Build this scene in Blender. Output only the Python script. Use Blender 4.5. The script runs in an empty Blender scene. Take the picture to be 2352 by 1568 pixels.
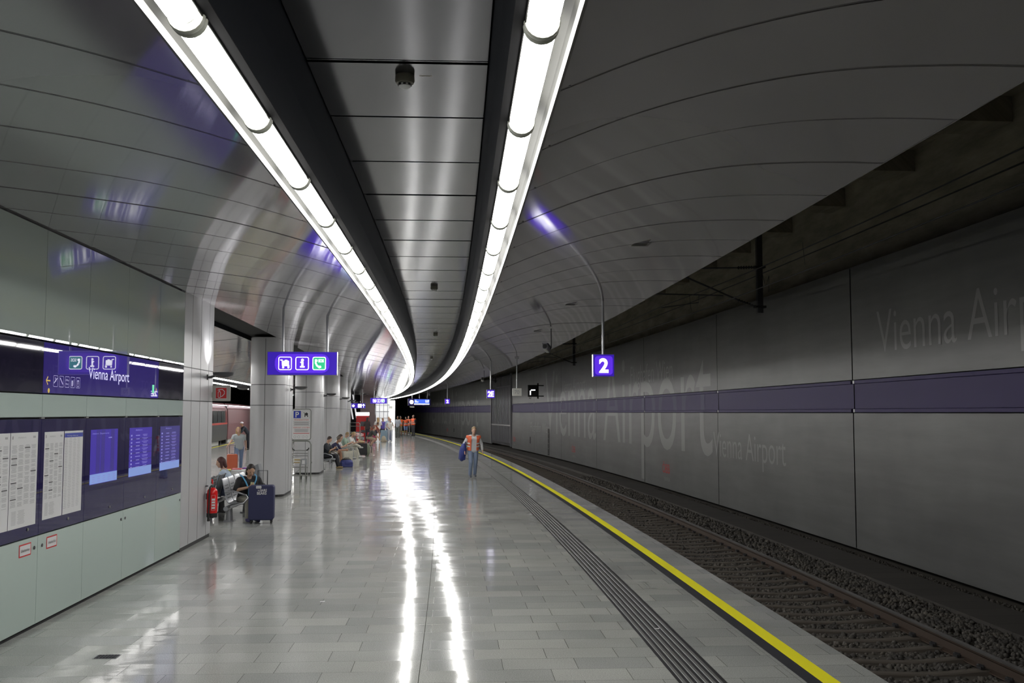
import bpy, bmesh, math, random
import numpy as np
from mathutils import Vector, Matrix
random.seed(7)
C0 = (-617.0, -27.7)          # centre of the curved platform
RC = 617.0
scene = bpy.context.scene
col = scene.collection

# ------------------------------------------------------------------ camera, world, exposure
cd = bpy.data.cameras.new('camera'); cam = bpy.data.objects.new('camera', cd); col.objects.link(cam)
cd.sensor_width = 36.0; cd.lens = 2287.0 / 2352.0 * 36.0; cd.clip_start = 0.05; cd.clip_end = 500
cam.location = (0, 0, 2.1)
cam.rotation_euler = (math.radians(90) + math.atan(163.0 / 2287.0), 0, 0)
scene.camera = cam
scene.view_settings.view_transform = 'Standard'
scene.view_settings.look = 'None'
scene.view_settings.exposure = 0.0
scene.view_settings.gamma = 1.0
scene.view_settings.use_curve_mapping = False
scene.cycles.max_bounces = 7
scene.cycles.diffuse_bounces = 4
scene.cycles.glossy_bounces = 4
scene.cycles.sample_clamp_indirect = 6.0
w = bpy.data.worlds.new('world'); scene.world = w; w.use_nodes = True
w.node_tree.nodes['Background'].inputs[0].default_value = (0.02, 0.021, 0.024, 1)
w.node_tree.nodes['Background'].inputs[1].default_value = 0.2
LAMP = 31.0                   # radiance of the ceiling tubes
LAMP_COL = (1.0, 0.985, 0.96)
S_LAMP0, PITCH = 3.28, 1.16   # first visible joint between two tubes, tube pitch

# ------------------------------------------------------------------ curved coordinates
def P(r, s, z=0.0):
    a = (s + 27.7) / RC
    return Vector((C0[0] + r * math.cos(a), C0[1] + r * math.sin(a), z))
def frame(r, s, z=0.0, yaw=0.0):
    """local x = outward (image right), y = ahead, z up"""
    return Matrix.Translation(P(r, s, z)) @ Matrix.Rotation((s + 27.7) / RC + yaw, 4, 'Z')

# ------------------------------------------------------------------ materials
MATS = {}
def mat(name, color=(.5, .5, .5), rough=.5, metal=0.0, emit=None, estr=1.0, spec=.5, coat=0.0, alpha=None):
    if name in MATS: return MATS[name]
    m = bpy.data.materials.new(name); m.use_nodes = True
    b = m.node_tree.nodes['Principled BSDF']
    b.inputs['Base Color'].default_value = (*color, 1)
    b.inputs['Roughness'].default_value = rough
    b.inputs['Metallic'].default_value = metal
    b.inputs['Specular IOR Level'].default_value = spec
    if coat: b.inputs['Coat Weight'].default_value = coat; b.inputs['Coat Roughness'].default_value = .03
    if emit: b.inputs['Emission Color'].default_value = (*emit, 1); b.inputs['Emission Strength'].default_value = estr
    MATS[name] = m
    return m
def nodes(m): return m.node_tree.nodes, m.node_tree.links, m.node_tree.nodes['Principled BSDF']
def tex_noise(m, scale, detail=4, coord='Object', rough=.6, sc=None):
    N, L, b = nodes(m)
    tc = N.new('ShaderNodeTexCoord'); t = N.new('ShaderNodeTexNoise')
    t.inputs['Scale'].default_value = scale; t.inputs['Detail'].default_value = detail; t.inputs['Roughness'].default_value = rough
    if sc:
        mp = N.new('ShaderNodeMapping'); mp.inputs['Scale'].default_value = sc
        L.new(tc.outputs[coord], mp.inputs[0]); L.new(mp.outputs[0], t.inputs['Vector'])
    else: L.new(tc.outputs[coord], t.inputs['Vector'])
    return t
def ramp(m, src, stops):
    N, L, b = nodes(m); r = N.new('ShaderNodeValToRGB'); e = r.color_ramp.elements
    e[0].position, e[0].color = stops[0][0], (*stops[0][1], 1)
    e[1].position, e[1].color = stops[-1][0], (*stops[-1][1], 1)
    for p, c in stops[1:-1]:
        x = e.new(p); x.color = (*c, 1)
    L.new(src, r.inputs[0]); return r
def bump(m, src, strength, dist=.01):
    N, L, b = nodes(m); n = N.new('ShaderNodeBump'); n.inputs['Strength'].default_value = strength; n.inputs['Distance'].default_value = dist
    L.new(src, n.inputs['Height']); L.new(n.outputs[0], b.inputs['Normal']); return n

def make_floor_mat():
    m = mat('granite_tiles', rough=.12, spec=.16); N, L, b = nodes(m)
    uv = N.new('ShaderNodeUVMap')
    br = N.new('ShaderNodeTexBrick'); L.new(uv.outputs[0], br.inputs['Vector'])
    br.offset = .37; br.offset_frequency = 2; br.squash = 1.0
    for k, v in (('Scale', 1.0), ('Mortar Size', .0022), ('Mortar Smooth', .1), ('Bias', -.1), ('Brick Width', .62), ('Row Height', .36)): br.inputs[k].default_value = v
    br.inputs['Color1'].default_value = (.42, .425, .405, 1); br.inputs['Color2'].default_value = (.31, .32, .315, 1)
    br.inputs['Mortar'].default_value = (.10, .10, .09, 1)
    n1 = N.new('ShaderNodeTexNoise'); n1.inputs['Scale'].default_value = 110; n1.inputs['Detail'].default_value = 3; L.new(uv.outputs[0], n1.inputs['Vector'])
    n2 = N.new('ShaderNodeTexNoise'); n2.inputs['Scale'].default_value = .7; n2.inputs['Detail'].default_value = 5; L.new(uv.outputs[0], n2.inputs['Vector'])
    r1 = ramp(m, n1.outputs['Fac'], [(.3, (.72, .72, .72)), (.7, (1.25, 1.25, 1.22))])
    r2 = ramp(m, n2.outputs['Fac'], [(.3, (.86, .86, .86)), (.7, (1.08, 1.08, 1.08))])
    mx = N.new('ShaderNodeMix'); mx.data_type = 'RGBA'; mx.blend_type = 'MULTIPLY'; mx.inputs[0].default_value = 1
    L.new(br.outputs['Color'], mx.inputs[6]); L.new(r1.outputs[0], mx.inputs[7])
    mx2 = N.new('ShaderNodeMix'); mx2.data_type = 'RGBA'; mx2.blend_type = 'MULTIPLY'; mx2.inputs[0].default_value = 1
    L.new(mx.outputs[2], mx2.inputs[6]); L.new(r2.outputs[0], mx2.inputs[7]); L.new(mx2.outputs[2], b.inputs['Base Color'])
    # polish varies a little from slab to slab
    rr = N.new('ShaderNodeMapRange'); rr.inputs[1].default_value = .31; rr.inputs[2].default_value = .42; rr.inputs[3].default_value = .14; rr.inputs[4].default_value = .085
    L.new(br.outputs['Color'], rr.inputs[0]); L.new(rr.outputs[0], b.inputs['Roughness'])
    # shallow unevenness of the slabs
    n3 = N.new('ShaderNodeTexNoise'); n3.inputs['Scale'].default_value = 3.0; n3.inputs['Detail'].default_value = 2
    mp = N.new('ShaderNodeMapping'); mp.inputs['Scale'].default_value = (1, 1.6, 1); L.new(uv.outputs[0], mp.inputs[0]); L.new(mp.outputs[0], n3.inputs['Vector'])
    ad = N.new('ShaderNodeMath'); ad.operation = 'MULTIPLY_ADD'; ad.inputs[1].default_value = -.35
    L.new(br.outputs['Fac'], ad.inputs[0]); L.new(n3.outputs['Fac'], ad.inputs[2])
    bn = bump(m, ad.outputs[0], .07, .02)
    sn = N.new('ShaderNodeVectorMath'); sn.operation = 'SNAP'; sn.inputs[1].default_value = (.62, .36, 1); L.new(uv.outputs[0], sn.inputs[0])
    wn = N.new('ShaderNodeTexWhiteNoise'); wn.noise_dimensions = '3D'; L.new(sn.outputs[0], wn.inputs[0])
    sb = N.new('ShaderNodeVectorMath'); sb.operation = 'SUBTRACT'; sb.inputs[1].default_value = (.5, .5, .5); L.new(wn.outputs['Color'], sb.inputs[0])
    sc_ = N.new('ShaderNodeVectorMath'); sc_.operation = 'MULTIPLY'; sc_.inputs[1].default_value = (.010, .016, 0); L.new(sb.outputs[0], sc_.inputs[0])
    ge = N.new('ShaderNodeNewGeometry'); av = N.new('ShaderNodeVectorMath'); av.operation = 'ADD'; L.new(ge.outputs['Normal'], av.inputs[0]); L.new(sc_.outputs[0], av.inputs[1])
    nv = N.new('ShaderNodeVectorMath'); nv.operation = 'NORMALIZE'; L.new(av.outputs[0], nv.inputs[0]); L.new(nv.outputs[0], bn.inputs['Normal'])
    return m
def make_metal(name, color, rough, metal, wob=.0, nscale=1.5):
    m = mat(name, color, rough, metal)
    if wob:
        t = tex_noise(m, nscale, 2, 'UV'); bump(m, t.outputs['Fac'], wob, .05)
    return m
M_floor = make_floor_mat()
M_ceil = make_metal('coated_aluminium', (.46, .445, .455), .075, .5, .006, .8)
M_ceilc = make_metal('brushed_aluminium', (.145, .147, .16), .13, .85, .03, .9)
M_black = mat('black_gloss', (.006, .007, .009), .6, spec=.02)
M_flange = mat('grey_flange', (.008, .008, .0085), .7, spec=.05)
M_white = mat('white_reflector', (.10, .10, .095), .5, spec=.1)
M_trough = mat('trough_grey', (.016, .016, .0145), .7, spec=.04)
M_dark = mat('dark_void', (.012, .012, .013), .8)
M_lamp = mat('lamp_diffuser', (.9, .9, .88), .3, emit=LAMP_COL, estr=LAMP)
M_cap = mat('lamp_cap', (.30, .31, .26), .5)
M_detect = mat('detector_body', (.20, .19, .15), .5)
M_seamf = mat('joint_filler', (.05, .05, .045), .95, spec=0)
M_seams = mat('seam_soft', (.17, .17, .17), .5)
M_seam = mat('seam_dark', (.03, .03, .03), .5)
def make_wallpanel():
    m = mat('cladding_grey', (.22, .22, .21), .42, .35); N, L, b = nodes(m)
    t = tex_noise(m, 1.0, 5, 'UV', .6, (3.5, .35, 1)); t2 = tex_noise(m, .35, 3, 'UV')
    r = ramp(m, t.outputs['Fac'], [(.35, (.148, .149, .146)), (.75, (.188, .190, .186))])
    r2 = ramp(m, t2.outputs['Fac'], [(.3, (.8, .8, .8)), (.7, (1.08, 1.08, 1.08))])
    mx = N.new('ShaderNodeMix'); mx.data_type = 'RGBA'; mx.blend_type = 'MULTIPLY'; mx.inputs[0].default_value = 1
    L.new(r.outputs[0], mx.inputs[6]); L.new(r2.outputs[0], mx.inputs[7]); L.new(mx.outputs[2], b.inputs['Base Color'])
    return m
M_clad = make_wallpanel()
M_blue = mat('blue_band', (.055, .040, .135), .5, 0, spec=.25)
M_letter = mat('pale_lettering', (.265, .265, .26), .42, .3)
M_letter2 = mat('pale_lettering_band', (.085, .075, .16), .5, 0, spec=.25)
def make_concrete(name, c0, c1):
    m = mat(name, c0, .85); t = tex_noise(m, 1.2, 6, 'UV', .65, (2.5, .5, 1))
    r = ramp(m, t.outputs['Fac'], [(.3, c0), (.72, c1)]); N, L, b = nodes(m); L.new(r.outputs[0], b.inputs['Base Color']); return m
M_conc = make_concrete('stained_concrete', (.14, .13, .095), (.33, .30, .23))
M_colm = make_metal('column_panel', (.49, .49, .50), .38, .25)
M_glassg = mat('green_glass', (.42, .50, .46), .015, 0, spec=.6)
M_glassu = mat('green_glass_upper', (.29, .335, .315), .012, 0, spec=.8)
M_navy = mat('navy_glass', (.022, .018, .075), .02, 0, spec=.6)
M_navyd = mat('navy_glass_dark', (.012, .010, .03), .03, 0, spec=.6)
M_paper = mat('paper', (.62, .62, .62), .3)
M_print = mat('grey_print', (.36, .36, .37), .6)
M_ink = mat('black_ink', (.02, .02, .02), .5)
M_red = mat('signal_red', (.55, .02, .02), .35)
M_steel = mat('steel', (.42, .42, .41), .3, .9)
M_steeld = mat('dark_steel', (.10, .10, .105), .35, .7)
M_yellow = mat('yellow_paint', (.95, .87, .018), .5)
M_rib = mat('tactile_rib', (.14, .14, .135), .45)
M_tdark = mat('tactile_dark', (.022, .022, .024), .45)
M_asph = mat('dark_strip', (.035, .036, .042), .45)
M_rail = mat('rail_rust', (.06, .04, .028), .6, .3)
M_railtop = mat('rail_top', (.20, .19, .18), .3, .9)
M_sleeper = mat('sleeper_concrete', (.10, .085, .07), .85)
M_rock = mat('ballast_stone', (.12, .11, .095), .85)
def _rock():
    m = M_rock; N, L, b = nodes(m); t = tex_noise(m, 3.0, 3, 'Object')
    r = ramp(m, t.outputs['Fac'], [(.3, (.03, .027, .025)), (.5, (.07, .064, .056)), (.75, (.125, .11, .09))]); L.new(r.outputs[0], b.inputs['Base Color'])
_rock()
M_bed = mat('track_bed', (.06, .052, .042), .9)
M_walk = mat('walkway_boards', (.055, .048, .042), .8)
M_signblue = mat('sign_blue', (.03, .01, .25), .3, emit=(.07, .025, .75), estr=.42)
M_signblue_glow = mat('sign_blue_painted_glow', (.03, .01, .25), .3, emit=(.15, .04, 1.0), estr=.72)  # backlight glow around the icons, painted as a brighter emission colour
M_signwhite = mat('sign_white', (.9, .9, .9), .3, emit=(.95, .95, 1), estr=3)
M_signgreen = mat('sign_green', (.02, .4, .2), .3, emit=(.04, .55, .25), estr=.8)
M_signframe = mat('sign_frame', (.30, .30, .33), .3, .6)
M_pole = mat('pole_grey', (.36, .36, .38), .35, .5)
M_rubber = mat('black_rubber', (.015, .015, .015), .6)
M_beige = mat('beige_plate', (.42, .41, .36), .5)
M_chrome = mat('chrome', (.6, .6, .6), .15, 1)

# ------------------------------------------------------------------ mesh builder
class MB:
    def __init__(s): s.v = []; s.f = []; s.uv = {}
    def add(s, verts, faces):
        n = len(s.v); s.v += [tuple(v) for v in verts]; s.f += [tuple(i + n for i in f) for f in faces]; return s
    def box(s, c, d, M=None):
        x, y, z = d[0] / 2, d[1] / 2, d[2] / 2
        V = [Vector((c[0] + a * x, c[1] + b * y, c[2] + e * z)) for a, b, e in ((-1,-1,-1),(1,-1,-1),(1,1,-1),(-1,1,-1),(-1,-1,1),(1,-1,1),(1,1,1),(-1,1,1))]
        if M is not None: V = [M @ v for v in V]
        return s.add(V, [(0,3,2,1),(4,5,6,7),(0,1,5,4),(1,2,6,5),(2,3,7,6),(3,0,4,7)])
    def rbox(s, c, d, r=.03, n=4, M=None, axis=1):
        """box with rounded corners in the plane normal to axis (0,1,2)"""
        o = [i for i in range(3) if i != axis]
        L = rrect(d[o[0]], d[o[1]], r, n); e = d[axis] / 2; k = len(L)
        V = []
        for t in (-e, e):
            for a, b in L:
                p = [0, 0, 0]; p[o[0]] = a + c[o[0]]; p[o[1]] = b + c[o[1]]; p[axis] = t + c[axis]; p = Vector(p)
                V.append(M @ p if M is not None else p)
        F = [tuple(range(k)), tuple(range(2 * k - 1, k - 1, -1))] + [(i, i + k, (i + 1) % k + k, (i + 1) % k) for i in range(k)]
        return s.add(V, F)
    def cone(s, p0, p1, r0, r1=None, n=12, caps=True):
        p0, p1 = Vector(p0), Vector(p1); r1 = r0 if r1 is None else r1
        d = (p1 - p0).normalized(); a = d.orthogonal().normalized(); b = d.cross(a)
        V = []
        for p, r in ((p0, r0), (p1, r1)):
            V += [p + (a * math.cos(2 * math.pi * i / n) + b * math.sin(2 * math.pi * i / n)) * r for i in range(n)]
        F = [(i, (i + 1) % n, (i + 1) % n + n, i + n) for i in range(n)]
        if caps: F += [tuple(range(n - 1, -1, -1)), tuple(range(n, 2 * n))]
        return s.add(V, F)
    def tube(s, pts, r, n=8):
        pts = [Vector(p) for p in pts]
        fr = []; a = None
        for i, p in enumerate(pts):
            d = (pts[min(i + 1, len(pts) - 1)] - pts[max(i - 1, 0)]).normalized()
            if a is None: a = d.orthogonal().normalized()
            a = (a - d * a.dot(d)).normalized(); b = d.cross(a)
            fr += [p + (a * math.cos(2 * math.pi * k / n) + b * math.sin(2 * math.pi * k / n)) * r for k in range(n)]
        F = []
        for i in range(len(pts) - 1):
            F += [(i * n + k, i * n + (k + 1) % n, (i + 1) * n + (k + 1) % n, (i + 1) * n + k) for k in range(n)]
        m = len(pts) * n
        F += [tuple(range(n - 1, -1, -1)), tuple(range(m - n, m))]
        return s.add(fr, F)
    def ell(s, c, rad, M=None, nu=14, nv=9):
        V = [(0, 0, -1)]
        for j in range(1, nv):
            t = -math.pi / 2 + math.pi * j / nv
            V += [(math.cos(t) * math.cos(2 * math.pi * i / nu), math.cos(t) * math.sin(2 * math.pi * i / nu), math.sin(t)) for i in range(nu)]
        V.append((0, 0, 1)); c = Vector(c)
        W = []
        for v in V:
            p = Vector((v[0] * rad[0], v[1] * rad[1], v[2] * rad[2]))
            if M is not None: p = M @ p
            W.append(p + c)
        F = [(0, 1 + (i + 1) % nu, 1 + i) for i in range(nu)]
        for j in range(nv - 2):
            o = 1 + j * nu
            F += [(o + i, o + (i + 1) % nu, o + nu + (i + 1) % nu, o + nu + i) for i in range(nu)]
        o = 1 + (nv - 2) * nu; t = len(V) - 1
        F += [(o + i, o + (i + 1) % nu, t) for i in range(nu)]
        return s.add(W, F)
    def cap(s, p0, p1, r0, r1=None, n=12):
        r1 = r0 if r1 is None else r1
        s.cone(p0, p1, r0, r1, n); s.ell(p0, (r0,) * 3, nu=n, nv=8); s.ell(p1, (r1,) * 3, nu=n, nv=8); return s
    def lathe(s, prof, n=20, c=(0, 0, 0), sy=1.0, M=None):
        V = []; k = len(prof)
        for r, z in prof: 
            for i in range(n):
                p = Vector((r * math.cos(2 * math.pi * i / n), r * math.sin(2 * math.pi * i / n) * sy, z))
                if M is not None: p = M @ p
                V.append(p + Vector(c))
        F = [(j * n + i, j * n + (i + 1) % n, (j + 1) * n + (i + 1) % n, (j + 1) * n + i) for j in range(k - 1) for i in range(n)]
        F += [tuple(range(n - 1, -1, -1)), tuple(range((k - 1) * n, k * n))]
        return s.add(V, F)
    def prism(s, loop, h, axis=2, M=None, base=0.0):
        """2D loop extruded along axis from base to base+h"""
        o = [i for i in range(3) if i != axis]; V = []; k = len(loop)
        for t in (base, base + h):
            for a, b in loop:
                p = [0, 0, 0]; p[o[0]] = a; p[o[1]] = b; p[axis] = t; p = Vector(p); V.append(M @ p if M is not None else p)
        return s.add(V, [tuple(range(k)), tuple(range(2 * k - 1, k - 1, -1))] + [(i, i + k, (i + 1) % k + k, (i + 1) % k) for i in range(k)])
    def mesh(s, name, smooth=False):
        me = bpy.data.meshes.new(name); me.from_pydata(s.v, [], s.f); me.validate()
        bm = bmesh.new(); bm.from_mesh(me); bmesh.ops.recalc_face_normals(bm, faces=bm.faces); bm.to_mesh(me); bm.free()
        if smooth: sm(me)
        return me
    def obj(s, name, m, parent=None, M=None, smooth=False):
        return link(name, s.mesh(name, smooth), m, parent, M)
def sm(me, ang=40):
    me.polygons.foreach_set('use_smooth', [True] * len(me.polygons))
    try: me.set_sharp_from_angle(angle=math.radians(ang))
    except Exception: pass
def link(name, me, m, parent=None, M=None):
    o = bpy.data.objects.new(name, me)
    if m is not None: me.materials.append(m)
    col.objects.link(o)
    if parent is not None: o.parent = parent
    if M is not None: o.matrix_local = M
    return o
def rrect(wd, h, r, n=4):
    L = []; r = min(r, wd / 2 - 1e-4, h / 2 - 1e-4)
    for cx, cy, a0 in ((wd/2-r, h/2-r, 0), (-wd/2+r, h/2-r, 90), (-wd/2+r, -h/2+r, 180), (wd/2-r, -h/2+r, 270)):
        for i in range(n + 1):
            a = math.radians(a0 + 90 * i / n); L.append((cx + r * math.cos(a), cy + r * math.sin(a)))
    return L
def tag(o, label=None, cat=None, group=None, kind=None):
    if label: o['label'] = label
    if cat: o['category'] = cat
    if group: o['group'] = group
    if kind: o['kind'] = kind
    return o
def thing(name, label, cat, M=None, group=None):
    o = bpy.data.objects.new(name, None); o.empty_display_size = .1; col.objects.link(o)
    if M is not None: o.matrix_world = M
    return tag(o, label, cat, group)
def dup(root, M, label=None, group=None):
    r = root.copy(); col.objects.link(r); r.matrix_world = M
    if label: r['label'] = label
    if group: r['group'] = group
    for ch in kids(root):
        c = ch.copy(); col.objects.link(c); c.parent = r
        for g in kids(ch):
            d = g.copy(); col.objects.link(d); d.parent = c
    return r
def kids(o): return [x for x in col.objects if x.parent == o]
def struct(o): o['kind'] = 'structure'; return o

def sweep(prof, s0, s1, ds=1.0, closed=False, uvlen=True, jit=0):
    """profile [(r,z)] swept along the curve; returns mesh data with uv = (profile length, s)"""
    n = max(1, int(math.ceil((s1 - s0) / ds))); S = [s0 + (s1 - s0) * i / n for i in range(n + 1)]
    k = len(prof); V = [P(r, s, z) for s in S for r, z in prof]
    F = []; kk = k if closed else k - 1
    for i in range(n):
        for j in range(kk): F.append((i * k + j, i * k + (j + 1) % k, (i + 1) * k + (j + 1) % k, (i + 1) * k + j))
    if closed: F += [tuple(range(k)), tuple(range(n * k + k - 1, n * k - 1, -1))]
    U = []
    acc = [0.0]
    for j in range(1, k): acc.append(acc[-1] + math.hypot(prof[j][0] - prof[j-1][0], prof[j][1] - prof[j-1][1]))
    for s in S:
        for j in range(k): U.append((acc[j], s))
    return V, F, U
class SW:
    def __init__(s): s.V = []; s.F = []; s.U = []
    def sweep(s, *a, **k):
        V, F, U = sweep(*a, **k); n = len(s.V); s.V += V; s.U += U; s.F += [tuple(i + n for i in f) for f in F]; return s
    def obj(s, name, m, parent=None, smooth=False):
        me = bpy.data.meshes.new(name); me.from_pydata([tuple(v) for v in s.V], [], s.F)
        uv = me.uv_layers.new(name='UVMap'); li = np.zeros(len(me.loops), dtype=np.int32); me.loops.foreach_get('vertex_index', li)
        U = np.array(s.U, dtype=np.float32)[li]; uv.data.foreach_set('uv', U.ravel())
        if smooth: sm(me, 30)
        return link(name, me, m, parent)
def interp(pts, n):
    x = np.array([p[0] for p in pts]); z = np.array([p[1] for p in pts]); o = np.argsort(x); x = x[o]; z = z[o]
    k = len(x); A = np.zeros((k, k)); B = np.zeros(k); h = np.diff(x); A[0, 0] = A[-1, -1] = 1
    for i in range(1, k - 1):
        A[i, i-1] = h[i-1]; A[i, i] = 2 * (h[i-1] + h[i]); A[i, i+1] = h[i]; B[i] = 6 * ((z[i+1]-z[i])/h[i] - (z[i]-z[i-1])/h[i-1])
    m = np.linalg.solve(A, B); X = np.linspace(x[0], x[-1], n); out = []
    for X_ in X:
        i = min(max(int(np.searchsorted(x, X_)) - 1, 0), k - 2); t = X_ - x[i]
        out.append((float(X_), float(z[i] + t * ((z[i+1]-z[i])/h[i] - h[i]*(2*m[i]+m[i+1])/6) + t*t*m[i]/2 + t**3*(m[i+1]-m[i])/(6*h[i]))))
    return out

# text and flat marks -------------------------------------------------
_tc = {}
def text_mesh(txt, bold=0.0):
    key = (txt, bold)
    if key in _tc: return _tc[key]
    cu = bpy.data.curves.new('txt', 'FONT'); cu.body = txt; cu.size = 1; cu.offset = bold; cu.resolution_u = 5
    o = bpy.data.objects.new('txt', cu); col.objects.link(o)
    dg = bpy.context.evaluated_depsgraph_get(); dg.update()
    me = bpy.data.meshes.new_from_object(o.evaluated_get(dg))
    V = [(v.co.x, v.co.y) for v in me.vertices]; F = [tuple(p.vertices) for p in me.polygons]
    bpy.data.objects.remove(o); bpy.data.meshes.remove(me)
    x0 = min(v[0] for v in V); x1 = max(v[0] for v in V)
    _tc[key] = ([(a - x0, b) for a, b in V], F, x1 - x0); return _tc[key]
class Flat:
    """flat marks in x/z of a local frame, facing -y"""
    def __init__(s, y=-.003): s.V = []; s.F = []; s.y = y
    def poly(s, L):
        n = len(s.V); s.V += [(a, s.y, b) for a, b in L]; s.F.append(tuple(range(n, n + len(L)))); return s
    def rect(s, cx, cz, wd, h): return s.poly([(cx-wd/2, cz-h/2), (cx+wd/2, cz-h/2), (cx+wd/2, cz+h/2), (cx-wd/2, cz+h/2)])
    def rr(s, cx, cz, wd, h, r): return s.poly([(cx + a, cz + b) for a, b in rrect(wd, h, r)])
    def ring(s, cx, cz, wd, h, r, t):
        A = rrect(wd, h, r); B = rrect(wd - 2*t, h - 2*t, max(r - t, .0005)); n = len(s.V); k = len(A)
        s.V += [(cx + a, s.y, cz + b) for a, b in A] + [(cx + a, s.y, cz + b) for a, b in B]
        s.F += [(n+i, n+(i+1) % k, n+k+(i+1) % k, n+k+i) for i in range(k)]; return s
    def disc(s, cx, cz, r, n=14): return s.poly([(cx + r*math.cos(2*math.pi*i/n), cz + r*math.sin(2*math.pi*i/n)) for i in range(n)])
    def stroke(s, pts, t):
        for (a, b), (c, d) in zip(pts, pts[1:]):
            l = math.hypot(c-a, d-b) or 1; nx, nz = -(d-b)/l*t/2, (c-a)/l*t/2
            ex, ez = (c-a)/l*t*.3, (d-b)/l*t*.3
            s.poly([(a+nx-ex, b+nz-ez), (a-nx-ex, b-nz-ez), (c-nx+ex, d-nz+ez), (c+nx+ex, d+nz+ez)])
        return s
    def text(s, txt, cx, cz, h, wd=None, bold=.0, align='c', xs=.85):
        V, F, W_ = text_mesh(txt, bold); sc = h / .7; sx = sc * xs if wd is None else wd / W_
        x0 = cx - (W_ * sx / 2 if align == 'c' else 0); n = len(s.V)
        s.V += [(x0 + a*sx, s.y, cz - h/2 + b*sc) for a, b in V]; s.F += [tuple(i+n for i in f) for f in F]; return s
    def obj(s, name, m, parent=None, M=None):
        me = bpy.data.meshes.new(name); me.from_pydata(s.V, [], s.F); return link(name, me, m, parent, M)
    def curved(s, name, m, parent, R, s_org, z_org, sgn):
        """wrap onto the cylinder r=R : x runs along the wall in direction sgn"""
        me = bpy.data.meshes.new(name); me.from_pydata([tuple(P(R, s_org + sgn * v[0], z_org + v[2])) for v in s.V], [], s.F)
        return link(name, me, m, parent)
def icon_cart(f, cx, cz, h):
    u = h / 10
    f.stroke([(cx-4*u, cz+3*u), (cx-2.6*u, cz+3*u), (cx-2.2*u, cz-2*u), (cx+3.6*u, cz-2*u)], .7*u)
    f.rr(cx+.9*u, cz+.4*u, 5*u, 3.9*u, .5*u).rect(cx+.9*u, cz+2.7*u, 2*u, .7*u)
    f.disc(cx-1.6*u, cz-3.4*u, .95*u, 10).disc(cx+3*u, cz-3.4*u, .95*u, 10)
def icon_i(f, cx, cz, h):
    u = h / 10; f.disc(cx+.2*u, cz+2.9*u, 1.25*u).rect(cx+.2*u, cz-.6*u, 1.9*u, 4*u).rect(cx-.5*u, cz+1*u, 2.2*u, .9*u).rect(cx+.2*u, cz-3*u, 4*u, 1.3*u)
def icon_phone(f, cx, cz, h, sos=True):
    u = h / 10
    f.stroke([(cx-3.2*u, cz+3.2*u), (cx-3.1*u, cz+.5*u), (cx-2*u, cz-1.8*u), (cx+.2*u, cz-3.6*u)], 1.3*u)
    f.rr(cx-2.6*u, cz+2.6*u, 2*u, 2*u, .5*u).rr(cx+.6*u, cz-3*u, 2.2*u, 1.8*u, .5*u)
    if sos: f.text('SOS', cx+1.6*u, cz+2.4*u, 2.6*u, 4.6*u, .02)
def icon_arrow(f, cx, cz, h, ang=0):
    u = h / 10; c, s_ = math.cos(ang), math.sin(ang)
    R = lambda p: (cx + p[0]*c - p[1]*s_, cz + p[0]*s_ + p[1]*c)
    f.stroke([R((-4*u, 0)), R((4*u, 0))], 1.1*u); f.stroke([R((.8*u, 3.2*u)), R((4*u, 0)), R((.8*u, -3.2*u))], 1.1*u)

# ================================================================== SETTING
S0, S1 = -8.0, 126.0
f = SW().sweep([(605.02, -.72), (605.02, -.02), (605.04, 0), (612.0, 0), (617.0, 0), (620.96, 0), (620.98, -.02), (620.98, -.10), (620.9, -.12), (620.9, -.72)], S0, S1, 1.0)
for i, (v, u) in enumerate(zip(f.V, f.U)): f.U[i] = (math.hypot(v.x - C0[0], v.y - C0[1]) - 600, u[1])
struct(f.obj('floor', M_floor))
def strip(name, r0, r1, z, m, s0=S0, s1=S1):
    return struct(SW().sweep([(r0, z), (r1, z)], s0, s1, 1.0).obj(name, m))
strip('trim_1', 617.294, 617.300, .0008, M_seamf)
strip('trim_2', 620.445, 620.585, .0018, M_yellow); strip('trim_2', 605.415, 605.555, .0018, M_yellow)
strip('trim_3', 620.325, 620.445, .0016, M_asph)
strip('trim_4', 619.325, 619.705, .0012, M_tdark)
rb = SW()
for k in range(6):
    r = 619.355 + k * .0575
    rb.sweep([(r, .001), (r + .004, .005), (r + .028, .005), (r + .032, .001)], S0, S1, 1.5)
struct(rb.obj('trim_5', M_rib))
strip('trim_6', 620.285, 620.289, .0012, M_seam)

# track bed, ground
g = SW().sweep([(620.9, -.72), (621.6, -.70), (624.45, -.69), (624.5, -.64)], S0, 160, 2.0).obj('trim_7', M_bed); struct(g)
def walkmat():
    N, L, b = nodes(M_walk); uv = N.new('ShaderNodeUVMap'); wv = N.new('ShaderNodeTexBrick'); L.new(uv.outputs[0], wv.inputs[0])
    wv.offset = .0
    for k, v in (('Scale', 1.0), ('Mortar Size', .006), ('Brick Width', 3.0), ('Row Height', .5)): wv.inputs[k].default_value = v
    wv.inputs['Color1'].default_value = (.055, .048, .042, 1); wv.inputs['Color2'].default_value = (.04, .036, .032, 1); wv.inputs['Mortar'].default_value = (.01, .01, .01, 1)
    L.new(wv.outputs['Color'], b.inputs['Base Color'])
walkmat()
struct(SW().sweep([(624.44, -.70), (624.44, -.59), (624.50, -.59), (624.50, -.60), (625.28, -.60), (625.28, -.70)], S0, 150, 1.5).obj('trim_8', M_walk))
struct(SW().sweep([(625.28, -.69), (626.5, -.69)], S0, 150, 2.0).obj('trim_9', M_bed))

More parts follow.
